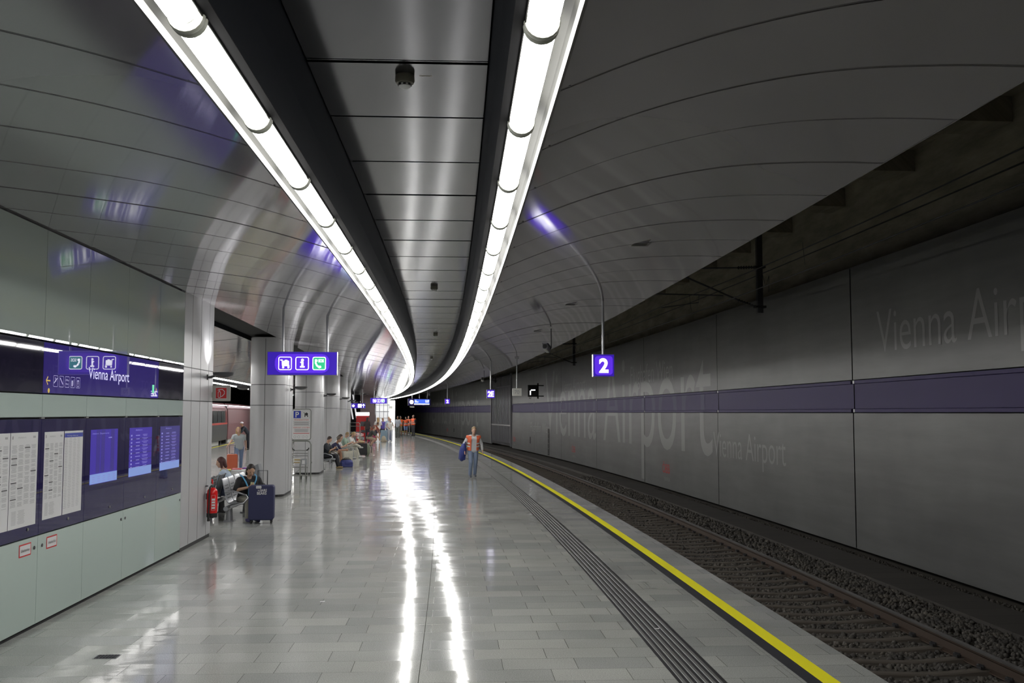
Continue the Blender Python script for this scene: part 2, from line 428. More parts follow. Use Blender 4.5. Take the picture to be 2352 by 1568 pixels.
def rail(r, label, s1=150):
    t = thing('track_rail', label, 'rail', frame(r, 10, -.67)); inv = t.matrix_world.inverted()
    def part(prof, nm, m):
        sw = SW().sweep([(r + a, -.67 + b) for a, b in prof], S0, s1, 1.0, closed=True); sw.V = [inv @ v for v in sw.V]; sw.obj(nm, m, t, True)
    part([(-.070, 0), (.070, 0), (.068, .012), (.012, .03), (.009, .11), (.032, .13), (.036, .150), (-.036, .150), (-.032, .13), (-.009, .11), (-.012, .03), (-.068, .012)], 'rail_web', M_rail)
    part([(-.036, .150), (.036, .150), (.033, .168), (-.033, .168)], 'rail_head', M_railtop)
rail(623.34, 'rusty running rail with a polished top on the side next to the grey wall')
rail(621.70, 'rusty running rail on the side under the platform edge')
# sleepers: one kind, copied
def sleeper_mesh():
    m = MB(); xs = [-1.32, -1.2, -.98, -.65, -.25, 0, .25, .55, .78, 1.0, 1.12]; hs = [-.03, -.01, 0, 0, -.022, -.03, -.022, 0, 0, -.01, -.03]
    V = []
    for x, h in zip(xs, hs):
        for y, z in ((-.095, -.12), (-.07, 0), (-.045, .012), (.045, .012), (.07, 0), (.095, -.12)): V.append((x, y, z + h))
    n = 6; F = [(i*n+j, i*n+(j+1) % n, (i+1)*n+(j+1) % n, (i+1)*n+j) for i in range(len(xs)-1) for j in range(n)] + [tuple(range(n)), tuple(range(len(xs)*n-1, (len(xs)-1)*n-1, -1))]
    m.add(V, F); return m
sl = thing('railway_sleeper', 'dark concrete sleeper lying in the ballast under the rails', 'sleeper', frame(622.63, 9.0, -.658), 'concrete sleepers under the track')
sleeper_mesh().obj('sleeper_body', M_sleeper, sl)
for x in (-.93, .71):
    for sg in (-1, 1):
        m = MB().box((x + sg*.105, 0, .035), (.05, .09, .03)); m.tube([(x+sg*.10, -.05, .05), (x+sg*.13, -.02, .055), (x+sg*.13, .02, .055), (x+sg*.10, .05, .05), (x+sg*.07, .0, .045)], .012, 6)
        m.obj('rail_clip', M_steeld, sl)
for i in range(120):
    s = 7.4 + .522 * i
    if abs(s - 9.0) < .2: s = 8.966
    if i == 3: continue
    dup(sl, frame(622.63 + random.uniform(-.02, .02), s, -.658 + random.uniform(-.004, .004), random.uniform(-.012, .012)))
sl.matrix_world = frame(622.63, 8.966, -.658)
# ballast stones (stuff)
def rocks():
    rng = np.random.default_rng(3)
    ph = (1 + 5 ** .5) / 2
    ico = np.array([(-1,ph,0),(1,ph,0),(-1,-ph,0),(1,-ph,0),(0,-1,ph),(0,1,ph),(0,-1,-ph),(0,1,-ph),(ph,0,-1),(ph,0,1),(-ph,0,-1),(-ph,0,1)]) / 1.9
    fc = np.array([(0,11,5),(0,5,1),(0,1,7),(0,7,10),(0,10,11),(1,5,9),(5,11,4),(11,10,2),(10,7,6),(7,1,8),(3,9,4),(3,4,2),(3,2,6),(3,6,8),(3,8,9),(4,9,5),(2,4,11),(6,2,10),(8,6,7),(9,8,1)])
    VV = []; FF = []; n = 0
    bands = [(621.5, 624.46, 6.5, 20, 330, .030), (621.6, 624.46, 20, 42, 130, .036), (625.3, 625.62, 10, 36, 300, .02)]
    for r0, r1, a, b, dens, size in bands:
        k = int((r1-r0) * (b-a) * dens); r = rng.uniform(r0, r1, k); s = rng.uniform(a, b, k)
        rel = (s - 8.966) / .522; off = np.abs(rel - np.round(rel)) * .522
        keep = ~((off < .100) & (r < 623.45)) & (np.abs(r - 623.34) > .06); r = r[keep]; s = s[keep]; k = len(r)
        z = np.where(r > 624.9, -.675, np.where(r > 623.42, -.655 + .04 * (1 - np.abs(r - 623.95) / .5), -.700)) + rng.uniform(-.012, .012, k)
        an = (s + 27.7) / RC; c = np.stack([C0[0] + r*np.cos(an), C0[1] + r*np.sin(an), z], 1)
        sz = rng.uniform(.7, 1.35, (k, 1, 1)) * size * rng.uniform(.6, 1.2, (k, 1, 3)); v = ico[None] * sz * (1 + rng.uniform(-.22, .22, (k, 12, 1)))
        th = rng.uniform(0, 6.28, k); ph2 = rng.uniform(-.9, .9, k); ct, st, cp, sp = np.cos(th), np.sin(th), np.cos(ph2), np.sin(ph2)
        x = v[..., 0]; y = v[..., 1] * cp[:, None] - v[..., 2] * sp[:, None]; zz = v[..., 1] * sp[:, None] + v[..., 2] * cp[:, None]
        v = np.stack([x * ct[:, None] - y * st[:, None], x * st[:, None] + y * ct[:, None], zz], 2) + c[:, None]
        VV.append(v.reshape(-1, 3)); FF.append((fc[None] + (np.arange(k) * 12)[:, None, None] + n).reshape(-1, 3)); n += k * 12
    V = np.concatenate(VV).astype(np.float32); F = np.concatenate(FF).astype(np.int32)
    me = bpy.data.meshes.new('ballast'); me.vertices.add(len(V)); me.vertices.foreach_set('co', V.ravel())
    me.loops.add(F.size); me.loops.foreach_set('vertex_index', F.ravel()); me.polygons.add(len(F)); me.polygons.foreach_set('loop_start', np.arange(0, F.size, 3, dtype=np.int32)); me.update(calc_edges=True)
    o = link('ballast', me, M_rock); tag(o, 'grey brown crushed stone ballast between and beside the rails', 'ballast', kind='stuff')
rocks()

# ---- ceiling -------------------------------------------------------
seams = [30.4 - 27.7 + i * 1.0 for i in ()]
SE = [31.689 - 27.7, 32.62 - 27.7, 33.56 - 27.7]
while SE[0] > -7: SE.insert(0, SE[0] - 1.0)
while SE[-1] < 126: SE.append(SE[-1] + 1.075)
PR = interp([(618.0, 3.42), (618.32, 3.555), (618.63, 3.665), (618.97, 3.76), (619.3, 3.83), (619.62, 3.875), (619.95, 3.898), (620.3, 3.908), (620.67, 3.905)], 30)
PL = interp([(616.56, 3.42), (616.2, 3.525), (615.7, 3.645), (615.3, 3.72), (614.88, 3.78), (614.4, 3.84), (613.9, 3.90), (613.42, 3.95)], 30)
def vault(prof, name, mirror=False):
    pr = [(1226.0 - r, z) for r, z in prof] if mirror else prof
    sw = SW(); g = .016
    for a, b in zip(SE, SE[1:]):
        dz = random.uniform(-.003, .003)
        pts = [(r, z + dz) for r, z in pr]
        sw.sweep([(r, z + dz + .03) for r, z in pr], a + g, a + g + .0001, 1)   # turned-up lip
        n0 = len(sw.V) - 2 * len(pr)
        for j in range(len(pr)): sw.V[n0 + j] = sw.V[n0 + j]; 
        n = len(pr); base = n0
        for j in range(n): sw.V[base + n + j] = P(pts[j][0], a + g, pts[j][1])
        sw.sweep(pts, a + g, b - g, 2.0)
        sw.sweep([(r, z + .001) for r, z in pr], b - .0025, b + .0025, 2.0)
        sw.sweep(pts, b - g, b - g + .0001, 1); base = len(sw.V) - n
        for j in range(n): sw.V[base + j] = P(pr[j][0], b - g, pr[j][1] + dz + .03)
    o = sw.obj(name, M_ceil, None, True); struct(o)
    bk = SW().sweep([(r, z + .02) for r, z in pr], SE[0], SE[-1], 2.0).obj('seam_backing', M_seam, o)
    return o
vr = vault(PR, 'ceiling'); vl = vault(PL, 'ceiling')
vml = vault(PR, 'ceiling', True); vmr = vault(PL, 'ceiling', True)
# fixing screws by the strip end of each joint
def screws(rr, par):
    m = MB()
    for s in SE:
        if 2 < s < 25: m.ell(P(rr, s - .02, 3.425 + abs(rr - 617.28 - (.715 if rr > 617 else -.725)) * .3), (.008, .008, .006), nu=6, nv=4)
    m.obj('panel_screws', M_steeld, par)
screws(618.05, vr); screws(616.51, vl)
# centre strip between the two lamp troughs
def centre(off, c=617.285, par=None):
    X = lambda d: off * (c + d) if off > 0 else 1226.0 - (c + d)
    sw = SW()
    for a, b in zip(SE, SE[1:]):
        dz = random.uniform(-.003, .003)
        sw.sweep([(X(-.47), 3.90 + dz), (X(-.455), 3.868 + dz), (X(-.2), 3.868 + dz), (X(0), 3.868 + dz), (X(.2), 3.868 + dz), (X(.455), 3.868 + dz), (X(.47), 3.90 + dz)], a + .022, b - .022, 2.0)
        sw.sweep([(X(-.455), 3.872), (X(.455), 3.872)], b - .007, b + .007, 2.0)
    o = sw.obj('ceiling', M_ceilc); struct(o)
    SW().sweep([(X(-.6), 3.93), (X(.6), 3.93)], SE[0], SE[-1], 2.0).obj('seam_backing', M_seam, o)
    for sg in (-1, 1):
        q = SW().sweep([(X(sg*.497), 3.432), (X(sg*.475), 3.62), (X(sg*.462), 3.93)], S0, 126, 1.0).obj('trim_10', M_black); struct(q)
        q = SW().sweep([(X(sg*.540), 3.418), (X(sg*.497), 3.428), (X(sg*.497), 3.44)], S0, 126, 1.0).obj('trim_11', M_flange); struct(q)
        q = SW().sweep([(X(sg*.724), 3.42), (X(sg*.724), 3.403), (X(sg*.712), 3.400), (X(sg*.706), 3.43)], S0, 126, 1.0).obj('trim_17', M_white); struct(q)
        q = SW().sweep([(X(sg*.706), 3.43), (X(sg*.70), 3.47), (X(sg*.67), 3.515), (X(sg*.56), 3.515), (X(sg*.545), 3.49), (X(sg*.540), 3.412), (X(sg*.536), 3.412), (X(sg*.536), 3.52)], S0, 126, 1.0).obj('trim_12', M_trough); struct(q)
centre(1); centre(-1)
# concrete roof, upper wall and edge fascias
struct(SW().sweep([(620.67, 3.905), (620.69, 3.91), (620.69, 4.0), (620.6, 4.05)], S0, 126, 1.0).obj('trim_13', M_ceil))
struct(SW().sweep([(605.33, 3.905), (605.31, 3.91), (605.31, 4.0), (605.4, 4.05)], S0, 126, 1.0).obj('trim_13', M_ceil))
struct(SW().sweep([(620.4, 3.96), (617, 4.1), (613.9, 4.06), (612.1, 4.06), (609, 4.1), (605.6, 3.96)], S0, 126, 2.0).obj('ceiling', M_dark))
struct(SW().sweep([(626.6, -.7), (626.6, 7.2), (600.0, 7.2), (600.0, -.7)], S0, 160, 2.0).obj('wall_back', M_conc))
struct(SW().sweep([(600.0, -.72), (605.03, -.72)], S0, 160, 2.0).obj('trim_14', M_bed))
for i in range(26):
    s = 8.6 + i * 3.27
    struct(SW().sweep([(620.5, 6.78), (626.59, 6.78), (626.59, 7.2), (620.5, 7.2)], s, s + .75, 1.0, closed=True).obj('beam', M_conc))
# end wall behind the camera; dark backdrop added for the tunnel's far darkness
for s, nm in ((S0, 'wall_behind'), (158, 'dark_backdrop')):
    q = MB().add([P(599, s, -.8), P(628, s, -.8), P(628, s, 7.3), P(599, s, 7.3)], [(0, 1, 2, 3)]).obj(nm, M_dark if nm == 'dark_backdrop' else M_conc); struct(q)
# beam between the two ceilings over the columns
struct(SW().sweep([(613.42, 3.95), (613.40, 4.02), (613.38, 4.05)], 15.4, 126, 1.0).obj('trim_15', M_dark))
struct(SW().sweep([(612.58, 3.95), (612.6, 4.5), (613.36, 4.5), (613.38, 4.02)], 15.4, 126, 1.0).obj('trim_16', M_black))

# ---- lamps ----------------------------------------------------------
def make_lamp():
    t = thing('tube_lamp', 'x', 'ceiling lamp', frame(617.88, 5, 3.42)); L = PITCH
    b = MB().lathe([(.001, -.512), (.042, -.512), (.052, -.505), (.055, -.49), (.055, .49), (.052, .505), (.042, .512), (.001, .512)], 20, M=Matrix.Rotation(math.radians(-90), 4, 'X'))
    b.obj('diffuser', M_lamp, t, None, True)
    for sg in (-1, 1):
        MB().lathe([(.034, sg*.514), (.036, sg*.545), (.060, sg*.548), (.063, sg*.556), (.063, sg*.572), (.058, sg*.579)], 20, M=Matrix.Rotation(math.radians(-90), 4, 'X')).obj('end_cap', M_cap, t, None, True)
    MB().box((0, 0, .078), (.05, 1.1, .03)).obj('mounting_rail', M_cap, t)
    return t
lamp0 = make_lamp(); first = True
for r, grp, lab in ((617.88, 'right row of tube lamps', 'glowing white tube lamp in the right-hand ceiling row'), (616.69, 'left row of tube lamps', 'glowing white tube lamp in the left-hand ceiling row'), (608.12, 'tube lamps over the other platform', 'glowing tube lamp over the platform behind the columns'), (609.31, 'tube lamps over the other platform', 'glowing tube lamp over the platform behind the columns')):
    k = -3
    while True:
        s = S_LAMP0 + PITCH * (k + .5)
        if s > 124 or (r < 612 and s > 90): break
        if r < 612 and s < 12: k += 1; continue
        M = frame(r, s, 3.42)
        if first: lamp0.matrix_world = M; tag(lamp0, lab, 'ceiling lamp', grp); first = False
        else: dup(lamp0, M, lab, grp)
        k += 1
# ---- right wall -----------------------------------------------------
RW = 625.6
JT = [19.25, 28.46, 37.64, 46.85, 56.2, 65.5, 74.72]
J = [0.8, 10.05] + JT
wall = bpy.data.objects.new('wall_right', None); col.objects.link(wall); struct(wall)
def clad(a, b):
    g = .022
    for z0, z1 in ((-.57, 2.09), (2.745, 5.0)):
        SW().sweep([(RW + .08, z0), (RW + .005, z0), (RW, z0 + .005), (RW, z1 - .005), (RW + .005, z1), (RW + .08, z1)], a + g, b - g, 1.0).obj('cladding_panel', M_clad, wall)
    SW().sweep([(RW + .03, 2.105), (RW + .03, 2.73)], a + g, b - g, 1.0).obj('blue_band', M_blue, wall)
    SW().sweep([(RW - .012, 2.105), (RW - .012, 2.165), (RW + .03, 2.175)], a + g + .05, b - g, 1.0).obj('band_edge', M_blue, wall)
    SW().sweep([(RW + .03, 2.66), (RW - .012, 2.67), (RW - .012, 2.73)], a + g + .05, b - g, 1.0).obj('band_edge', M_blue, wall)
    m = MB()
    for z in (2.135, 2.70): m.box((0, 0, 0), (.02, .07, .06), frame(RW - .005, b - .07, z))
    m.obj('band_clip', M_paper, wall)
JJ = J + [84.5, 93.7, 100.3, 107.3, 116.5, 125.7, 134.9, 145.0]
for a, b in zip(JJ, JJ[1:]):
    if abs(a - 74.72) < .01: continue
    clad(a, b)
SW().sweep([(RW + .09, -.45), (RW + .09, 5.0)], S0, 150, 2.0).obj('wall_backing', M_dark, wall)
for args in [  # text, s left, s right, baseline z, cap height
    ('Vienna Airport', 61.4, 29.0, .80, 3.9), ('Vienna Airport', 28.9, 23.05, .83, .72), ('Vienna Airport', 18.1, 11.7, 3.22, .80),
    ('Flughafen Wien', 39.9, 33.5, 3.24, .74), ('Flughafen Wien', 66.9, 60.3, .83, .62), ('Vienna Airport', 56.0, 49.6, 3.22, .72),
    ('Vienna Airport', 128.0, 92.0, .80, 3.9)]:
    V, F, W_ = text_mesh(args[0], -.006); a, b, z0, cap = args[1:]
    fl = Flat(); fl.V = [(x / W_ * (a - b), 0, y / .7 * cap) for x, y in V]; fl.F = F
    if cap > 2:    # the big letters cross the blue band: three pieces
        for zlo, zhi, rr, mm in ((-1, 2.09, RW - .004, M_letter), (2.11, 2.73, RW + .026, M_letter2), (2.75, 4.98, RW - .004, M_letter)):
            bm = bmesh.new(); vs = [bm.verts.new((x, 0, z)) for x, _, z in fl.V]
            for q in F:
                try: bm.faces.new([vs[i] for i in q])
                except ValueError: pass
            for co, no in (((0, 0, zlo - z0), (0, 0, -1)), ((0, 0, zhi - z0), (0, 0, 1))):
                bmesh.ops.bisect_plane(bm, geom=bm.verts[:] + bm.edges[:] + bm.faces[:], plane_co=co, plane_no=no, clear_outer=True)
            bm.verts.index_update(); h = Flat(); h.V = [tuple(v.co) for v in bm.verts]; h.F = [tuple(v.index for v in q.verts) for q in bm.faces]; bm.free()
            h.curved('giant_lettering', mm, wall, rr, a, z0, -1)
    else: fl.curved('wall_lettering', M_letter, wall, RW - .004, a, z0, -1)
M_obb = mat('logo_red', (.42, .03, .03), .5)
for s, z in ((35.0, -.02), (53.2, -.02), (74.2, -.05), (112.0, -.02), (131.0, -.02)):
    V, F, W_ = text_mesh('ÖBB', .008); h = Flat(); h.V = [(x / W_ * 1.0, 0, y / .7 * .32) for x, y in V]; h.F = F
    h.curved('wall_logo', M_obb, wall, RW - .004, s, z, -1)
    V, F, W_ = text_mesh('INFRA', .0); h = Flat(); h.V = [(x / W_ * .75, 0, y / .7 * .13) for x, y in V]; h.F = F
    h.curved('wall_lettering', M_letter, wall, RW - .004, s - .25, z - .28, -1)
# service slots in the cladding
for s, z0, z1, wd in ((60.2, -.5, 1.1, .35), (67.0, 0, .45, .3), (107.0, 0, .4, .3)):
    SW().sweep([(RW - .006, z0), (RW - .006, z1)], s - wd/2, s + wd/2, 1).obj('service_slot', M_dark, wall)
m = MB()
for z in np.arange(-.4, 1.05, .3): m.box((0, 0, 0), (.03, .3, .03), frame(RW - .03, 60.2, float(z)))
m.box((0, 0, 0), (.03, .03, 1.6), frame(RW - .03, 60.04, .3)).box((0, 0, 0), (.03, .03, 1.6), frame(RW - .03, 60.36, .3)); m.obj('slot_ladder', M_steel, wall)
# barred gate in the wall
gt = thing('barred_gate', 'tall dark gate of upright steel bars set in the grey wall', 'gate', frame(RW, 79.5, -.45)); inv = gt.matrix_world.inverted()
for s in np.arange(75.3, 84.2, .62):
    MB().box((0, 0, 2.75), (.10, .16, 5.5), inv @ frame(RW + .02, float(s), -.45)).obj('gate_bar', M_pole, gt)
for z in (.15, 1.55, 4.6, 5.45):
    m = MB()
    for s in np.arange(75.0, 84.3, 1.0): m.box((0, 0, 0), (.09, 1.02, .10), inv @ frame(RW - .02, float(s) + .4, z - .45))
    m.obj('cross_rail', M_steel if z == 1.55 else M_steeld, gt)
for s in (74.85, 84.35): MB().box((0, 0, 2.75), (.16, .12, 5.6), inv @ frame(RW - .05, s, -.45)).obj('gate_post', M_pole, gt)
struct(SW().sweep([(RW + .6, -.6), (RW + .6, 5.2)], 73, 86, 2.0).obj('wall_niche', M_conc))

# ---- left information wall -------------------------------------------
RLW = 613.5
JL = [3.2, 4.6, 6.0, 7.4, 8.78, 10.12, 11.34, 12.70, 14.10, 15.43]
wl = bpy.data.objects.new('wall_left', None); col.objects.link(wl); struct(wl)
SW().sweep([(RLW - .06, 0), (RLW - .06, 3.945), (612.6, 3.945), (612.6, 0)], S0, 15.43, 1.0).obj('wall_core', M_seam, wl)
SW().sweep([(RLW - .03, 0), (RLW - .03, .045)], S0, 15.43, 1.0).obj('wall_plinth', M_dark, wl)
def pane(a, b, z0, z1, m, nm, par, d=0.0, inv=None):
    g = .004; R = RLW + d
    sw = SW().sweep([(R - .03, z0), (R - .002, z0), (R, z0 + .002), (R, z1 - .002), (R - .002, z1), (R - .03, z1)], a + g, b - g, .7, closed=True)
    if inv is not None: sw.V = [inv @ v for v in sw.V]
    return sw.obj(nm, m, par)
JJL = [-7.9, -5.2, -3.8, -2.4, -1.0, .4, 1.8] + JL
for a, b in zip(JJL, JJL[1:]):
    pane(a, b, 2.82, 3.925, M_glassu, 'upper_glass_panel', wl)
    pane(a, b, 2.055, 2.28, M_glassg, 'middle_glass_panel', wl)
    if not (10.1 < a < 14.0): pane(a, b, 2.295, 2.80, M_navyd, 'dark_glass_panel', wl)
# backlit station sign
st = thing('station_sign', 'backlit dark blue station name sign reading Vienna Airport, set in the glass wall', 'sign', frame(RLW, 12.1, 2.295)); inv = st.matrix_world.inverted()
M_ss = mat('station_sign_glass', (.03, .02, .12), .015, emit=(.035, .022, .22), estr=.34, spec=.6)
M_sst = mat('station_sign_text', (.7, .7, .8), .3, emit=(.42, .40, .75), estr=.7)
M_sicon = mat('station_sign_icon', (.5, .5, .6), .3, emit=(.30, .30, .55), estr=.45)
M_sarrow = mat('station_sign_arrow', (.5, .4, .05), .3, emit=(.45, .30, .02), estr=.6)
for a, b in ((10.12, 14.10),): pane(a, b, 2.295, 2.80, M_ss, 'sign_glass', st, 0, inv)
def on_left(fl, nm, m, par, s, z, d=.003, inv=None):
    o = fl.curved(nm, m, par, RLW + d, s, z, 1)
    if inv is not None: o.data.transform(inv)
    return o
fl = Flat(0); fl.text('Vienna Airport', .715, .065, .13, 1.43); on_left(fl, 'sign_lettering', M_sst, st, 11.36, 2.48, .003, inv)
fl = Flat(0)
for k in range(5): fl.ring(.05 + k*.155, 0, .115, .115, .012, .004)
fl.stroke([(.01, -.02), (.09, .03)], .012).stroke([(.04, .035), (.06, 0)], .01)
fl.stroke([(.17, .035), (.24, -.025)], .012).text('Office', .36, .02, .022, .09).text('Park', .36, -.02, .022, .07)
fl.rect(.50, -.01, .03, .06).stroke([(.53, -.03), (.545, .03)], .006).ring(.67, -.01, .05, .07, .006, .006); icon_arrow(fl, .67, .01, .05, math.pi/2)
on_left(fl, 'sign_icons', M_sicon, st, 10.38, 2.42, .003, inv)
for q in (0, 1):
    fl = Flat(0); (icon_arrow(fl, 0, 0, .12, math.pi) if q == 0 else fl.disc(.02, -.10, .025)); on_left(fl, ('sign_arrow', 'sign_dot')[q], M_sarrow, st, 10.24, 2.42, .003, inv)
fl = Flat(0); icon_arrow(fl, 0, 0, .08, 0); on_left(fl, 'sign_arrow', M_sarrow, st, 13.98, 2.41, .003, inv)
fl = Flat(0); fl.rect(0, 0, .09, .11); on_left(fl, 'phone_icon', M_signgreen, st, 13.84, 2.42, .003, inv)
# display cases and cabinets
place_txt = ['nearest', 'next to nearest']
names = {8.78: ('timetable case with three printed timetable sheets, left of the case with the blue-headed list', 'sheets'), 10.12: ('timetable case with one timetable and a blue-headed departures list', 'list'),
         11.34: ('display case whose blue screen has a pale strip and broad blank columns', 'blank'), 12.70: ('display case whose blue screen lists rows of departures, the middle one of three lit screens', 'rows'),
         14.10: ('display case with a dim blue screen of rows next to the metal column', 'dim')}
cabn = {8.78: 'pale green glass cabinet door whose red-framed label hangs left of its lock, nearest the camera', 10.12: 'pale green glass cabinet door with the red-framed label right of its lock', 11.34: 'pale green glass cabinet door under the blank blue screen, no label',
        12.70: 'pale green glass cabinet door under the middle departures screen, no label', 14.10: 'narrowest looking pale green glass cabinet door beside the metal column'}
M_scr = mat('screen_blue', (.02, .01, .1), .2, emit=(.062, .040, .42), estr=.6)
M_scr2 = mat('screen_stripe', (.02, .01, .1), .2, emit=(.052, .040, .27), estr=.6)
M_scrl = mat('screen_pale', (.2, .3, .5), .2, emit=(.17, .24, .62), estr=.6)
M_scrt = mat('screen_text', (.2, .2, .4), .2, emit=(.20, .18, .60), estr=.6)
M_scrd = mat('screen_dim', (.02, .02, .06), .2, emit=(.058, .048, .25), estr=.6)
M_lhead = mat('list_header_blue', (.02, .04, .35), .4)
def sheet(par, inv, s0, s1, z0, z1, listy=False, seed=0):
    rng = random.Random(seed)
    fl = Flat(0); fl.rect((s1-s0)/2, 0, s1-s0, z1-z0); on_left(fl, 'printed_sheet', M_paper, par, s0, (z0+z1)/2, .0015, inv)
    wd = s1 - s0; h = z1 - z0; fp = Flat(0)
    if listy:
        for k in range(44):
            z = z1 - .08 - k * (h - .13) / 44
            for c in range(4): fp.rect(wd*(.10 + c*.22), z, wd*rng.uniform(.10, .17), .004)
        on_left(fp, 'sheet_print', M_print, par, s0, 0, .0025, inv)
        fl = Flat(0); fl.rect(wd/2, 0, wd*.98, .045); on_left(fl, 'sheet_header', M_lhead, par, s0, z1 - .045, .0025, inv)
        fl = Flat(0); fl.text('Wichtige Abfahrten', wd*.42, 0, .012, wd*.6); on_left(fl, 'sheet_heading', M_paper, par, s0, z1 - .05, .0035, inv)
    else:
        for c in range(4):
            z = z1 - .11
            while z > z0 + .20:
                n = rng.randint(3, 9)
                for k in range(n):
                    z -= .0085
                    if z < z0 + .2: break
                    fp.rect(wd*(.14 + c*.235), z, wd*rng.uniform(.13, .20), .0038)
                z -= .012
        for k in range(12): fp.rect(wd*.18, z0+.16-k*.011, wd*.16, .004).rect(wd*.45, z0+.16-k*.011, wd*rng.uniform(.2, .3), .004)
        fp.text('Abfahrt', wd*.40, z1 - .045, .016, wd*.3); fp.rect(wd*.86, z1-.045, wd*.1, .02)
        on_left(fp, 'sheet_print', M_print, par, s0, 0, .0025, inv)
        fb = Flat(0)
        for k in range(7): fb.rect(wd*(.14 + rng.randint(0, 3)*.235), z1 - .14 - k*(h-.36)/7 - rng.uniform(0, .03), wd*.2, .009)
        fb.rect(wd*.07, z1-.045, .012, .03)
        on_left(fb, 'sheet_bars', M_ink, par, s0, 0, .003, inv)
for a, b in zip(JL, JL[1:]):
    far = a in names
    lab = names[a][0] if far else 'navy glass display case in the information wall behind the camera'
    t = thing('display_case', lab, 'display case', frame(RLW, (a+b)/2, .9)); inv = t.matrix_world.inverted()
    if not far: t['group'] = 'information wall units outside the view'
    pane(a, b, .905, 2.035, M_navy, 'case_door', t, 0, inv)
    if far:
        k = names[a][1]
        MB().lathe([(.012, 0), (.016, .004), (.014, .012), (.004, .014)], 12, M=Matrix.Rotation(math.radians(90), 4, 'Y')).obj('case_lock', M_steel, t, inv @ frame(RLW, a + .62*(b-a) if k != 'sheets' else 9.86, .985))
        if k == 'sheets': sheet(t, inv, 8.84, 9.42, 1.02, 1.91, seed=5); sheet(t, inv, 9.43, 10.04, 1.02, 1.91, seed=6)
        elif k == 'list': sheet(t, inv, 10.20, 10.70, 1.035, 1.905, seed=8); sheet(t, inv, 10.72, 11.25, 1.035, 1.905, True, 9)
        else:
            s0, s1 = {'blank': (11.49, 12.42), 'rows': (12.87, 13.84), 'dim': (14.24, 15.28)}[k]; z0, z1 = 1.285, 1.905; wd = s1 - s0
            fl = Flat(0).rect(wd/2, (z0+z1)/2, wd, z1-z0); on_left(fl, 'screen', M_scrd if k == 'dim' else M_scr, t, s0, 0, .0015, inv)
            fl = Flat(0).rect(wd/2, z0 + .06, wd, .11); on_left(fl, 'screen_strip', M_scrl, t, s0, 0, .0025, inv)
            fs = Flat(0); ft = Flat(0)
            if k == 'blank':
                for c in (.27, .44, .80): fs.rect(wd*c, (z0+z1)/2 + .06, wd*.14, z1-z0-.13)
                ft.text('Abfahrt  Departures', wd*.35, z1-.045, .018, wd*.6); ft.rect(wd*.70, z1-.10, wd*.13, .012)
                for c in range(5):
                    for q in range(3): ft.rect(wd*(.12+c*.19), z0+.03+q*.025, wd*.09, .005)
            else:
                for q in range(10):
                    z = z1 - .10 - q*.045
                    if q % 2: fs.rect(wd/2, z, wd, .02)
                    ft.rect(wd*.09, z, wd*.06, .022).rect(wd*.36, z, wd*random.uniform(.14, .22), .010).rect(wd*.68, z+.008, wd*random.uniform(.15, .3), .006).rect(wd*.68, z-.008, wd*random.uniform(.15, .25), .006)
                ft.text('Abfahrt', wd*.4, z1-.03, .02, wd*.3)
            on_left(fs, 'screen_stripes', M_scr2, t, s0, 0, .002, inv); on_left(ft, 'screen_text', M_scrt, t, s0, 0, .003, inv)
    lab = cabn[a] if far else 'pale green glass cabinet door in the information wall behind the camera'
    t = thing('wall_cabinet', lab, 'cabinet', frame(RLW, (a+b)/2, .03)); inv = t.matrix_world.inverted()
    if not far: t['group'] = 'information wall units outside the view'
    pane(a, b, .045, .893, M_glassg, 'cabinet_door', t, 0, inv)
    if far:
        ls = {8.78: 10.03, 10.12: 10.22, 11.34: 12.62, 12.70: 12.78, 14.10: 15.36}[a]
        MB().lathe([(.014, 0), (.018, .004), (.015, .010), (.004, .011)], 12, M=Matrix.Rotation(math.radians(90), 4, 'Y')).obj('cabinet_lock', M_steeld, t, inv @ frame(RLW, ls, .79))
        if a < 11:
            s0 = 9.69 if a < 10 else 10.33
            fl = Flat(0).rect(.135, 0, .27, .12); on_left(fl, 'label_plate', M_red, t, s0, .795, .002, inv)
            fl = Flat(0).rect(.135, 0, .24, .095); on_left(fl, 'label_face', M_paper, t, s0, .795, .003, inv)
            fl = Flat(0).text('Schlauchanschluss', .135, 0, .028, .19); on_left(fl, 'label_text', M_ink, t, s0, .795, .004, inv)
# small brackets on the case tops
m = MB()
for a in JL[4:]: m.box((0, 0, 0), (.02, .08, .012), frame(RLW + .002, a, 2.045))
m.obj('case_brackets', M_steel, wl)

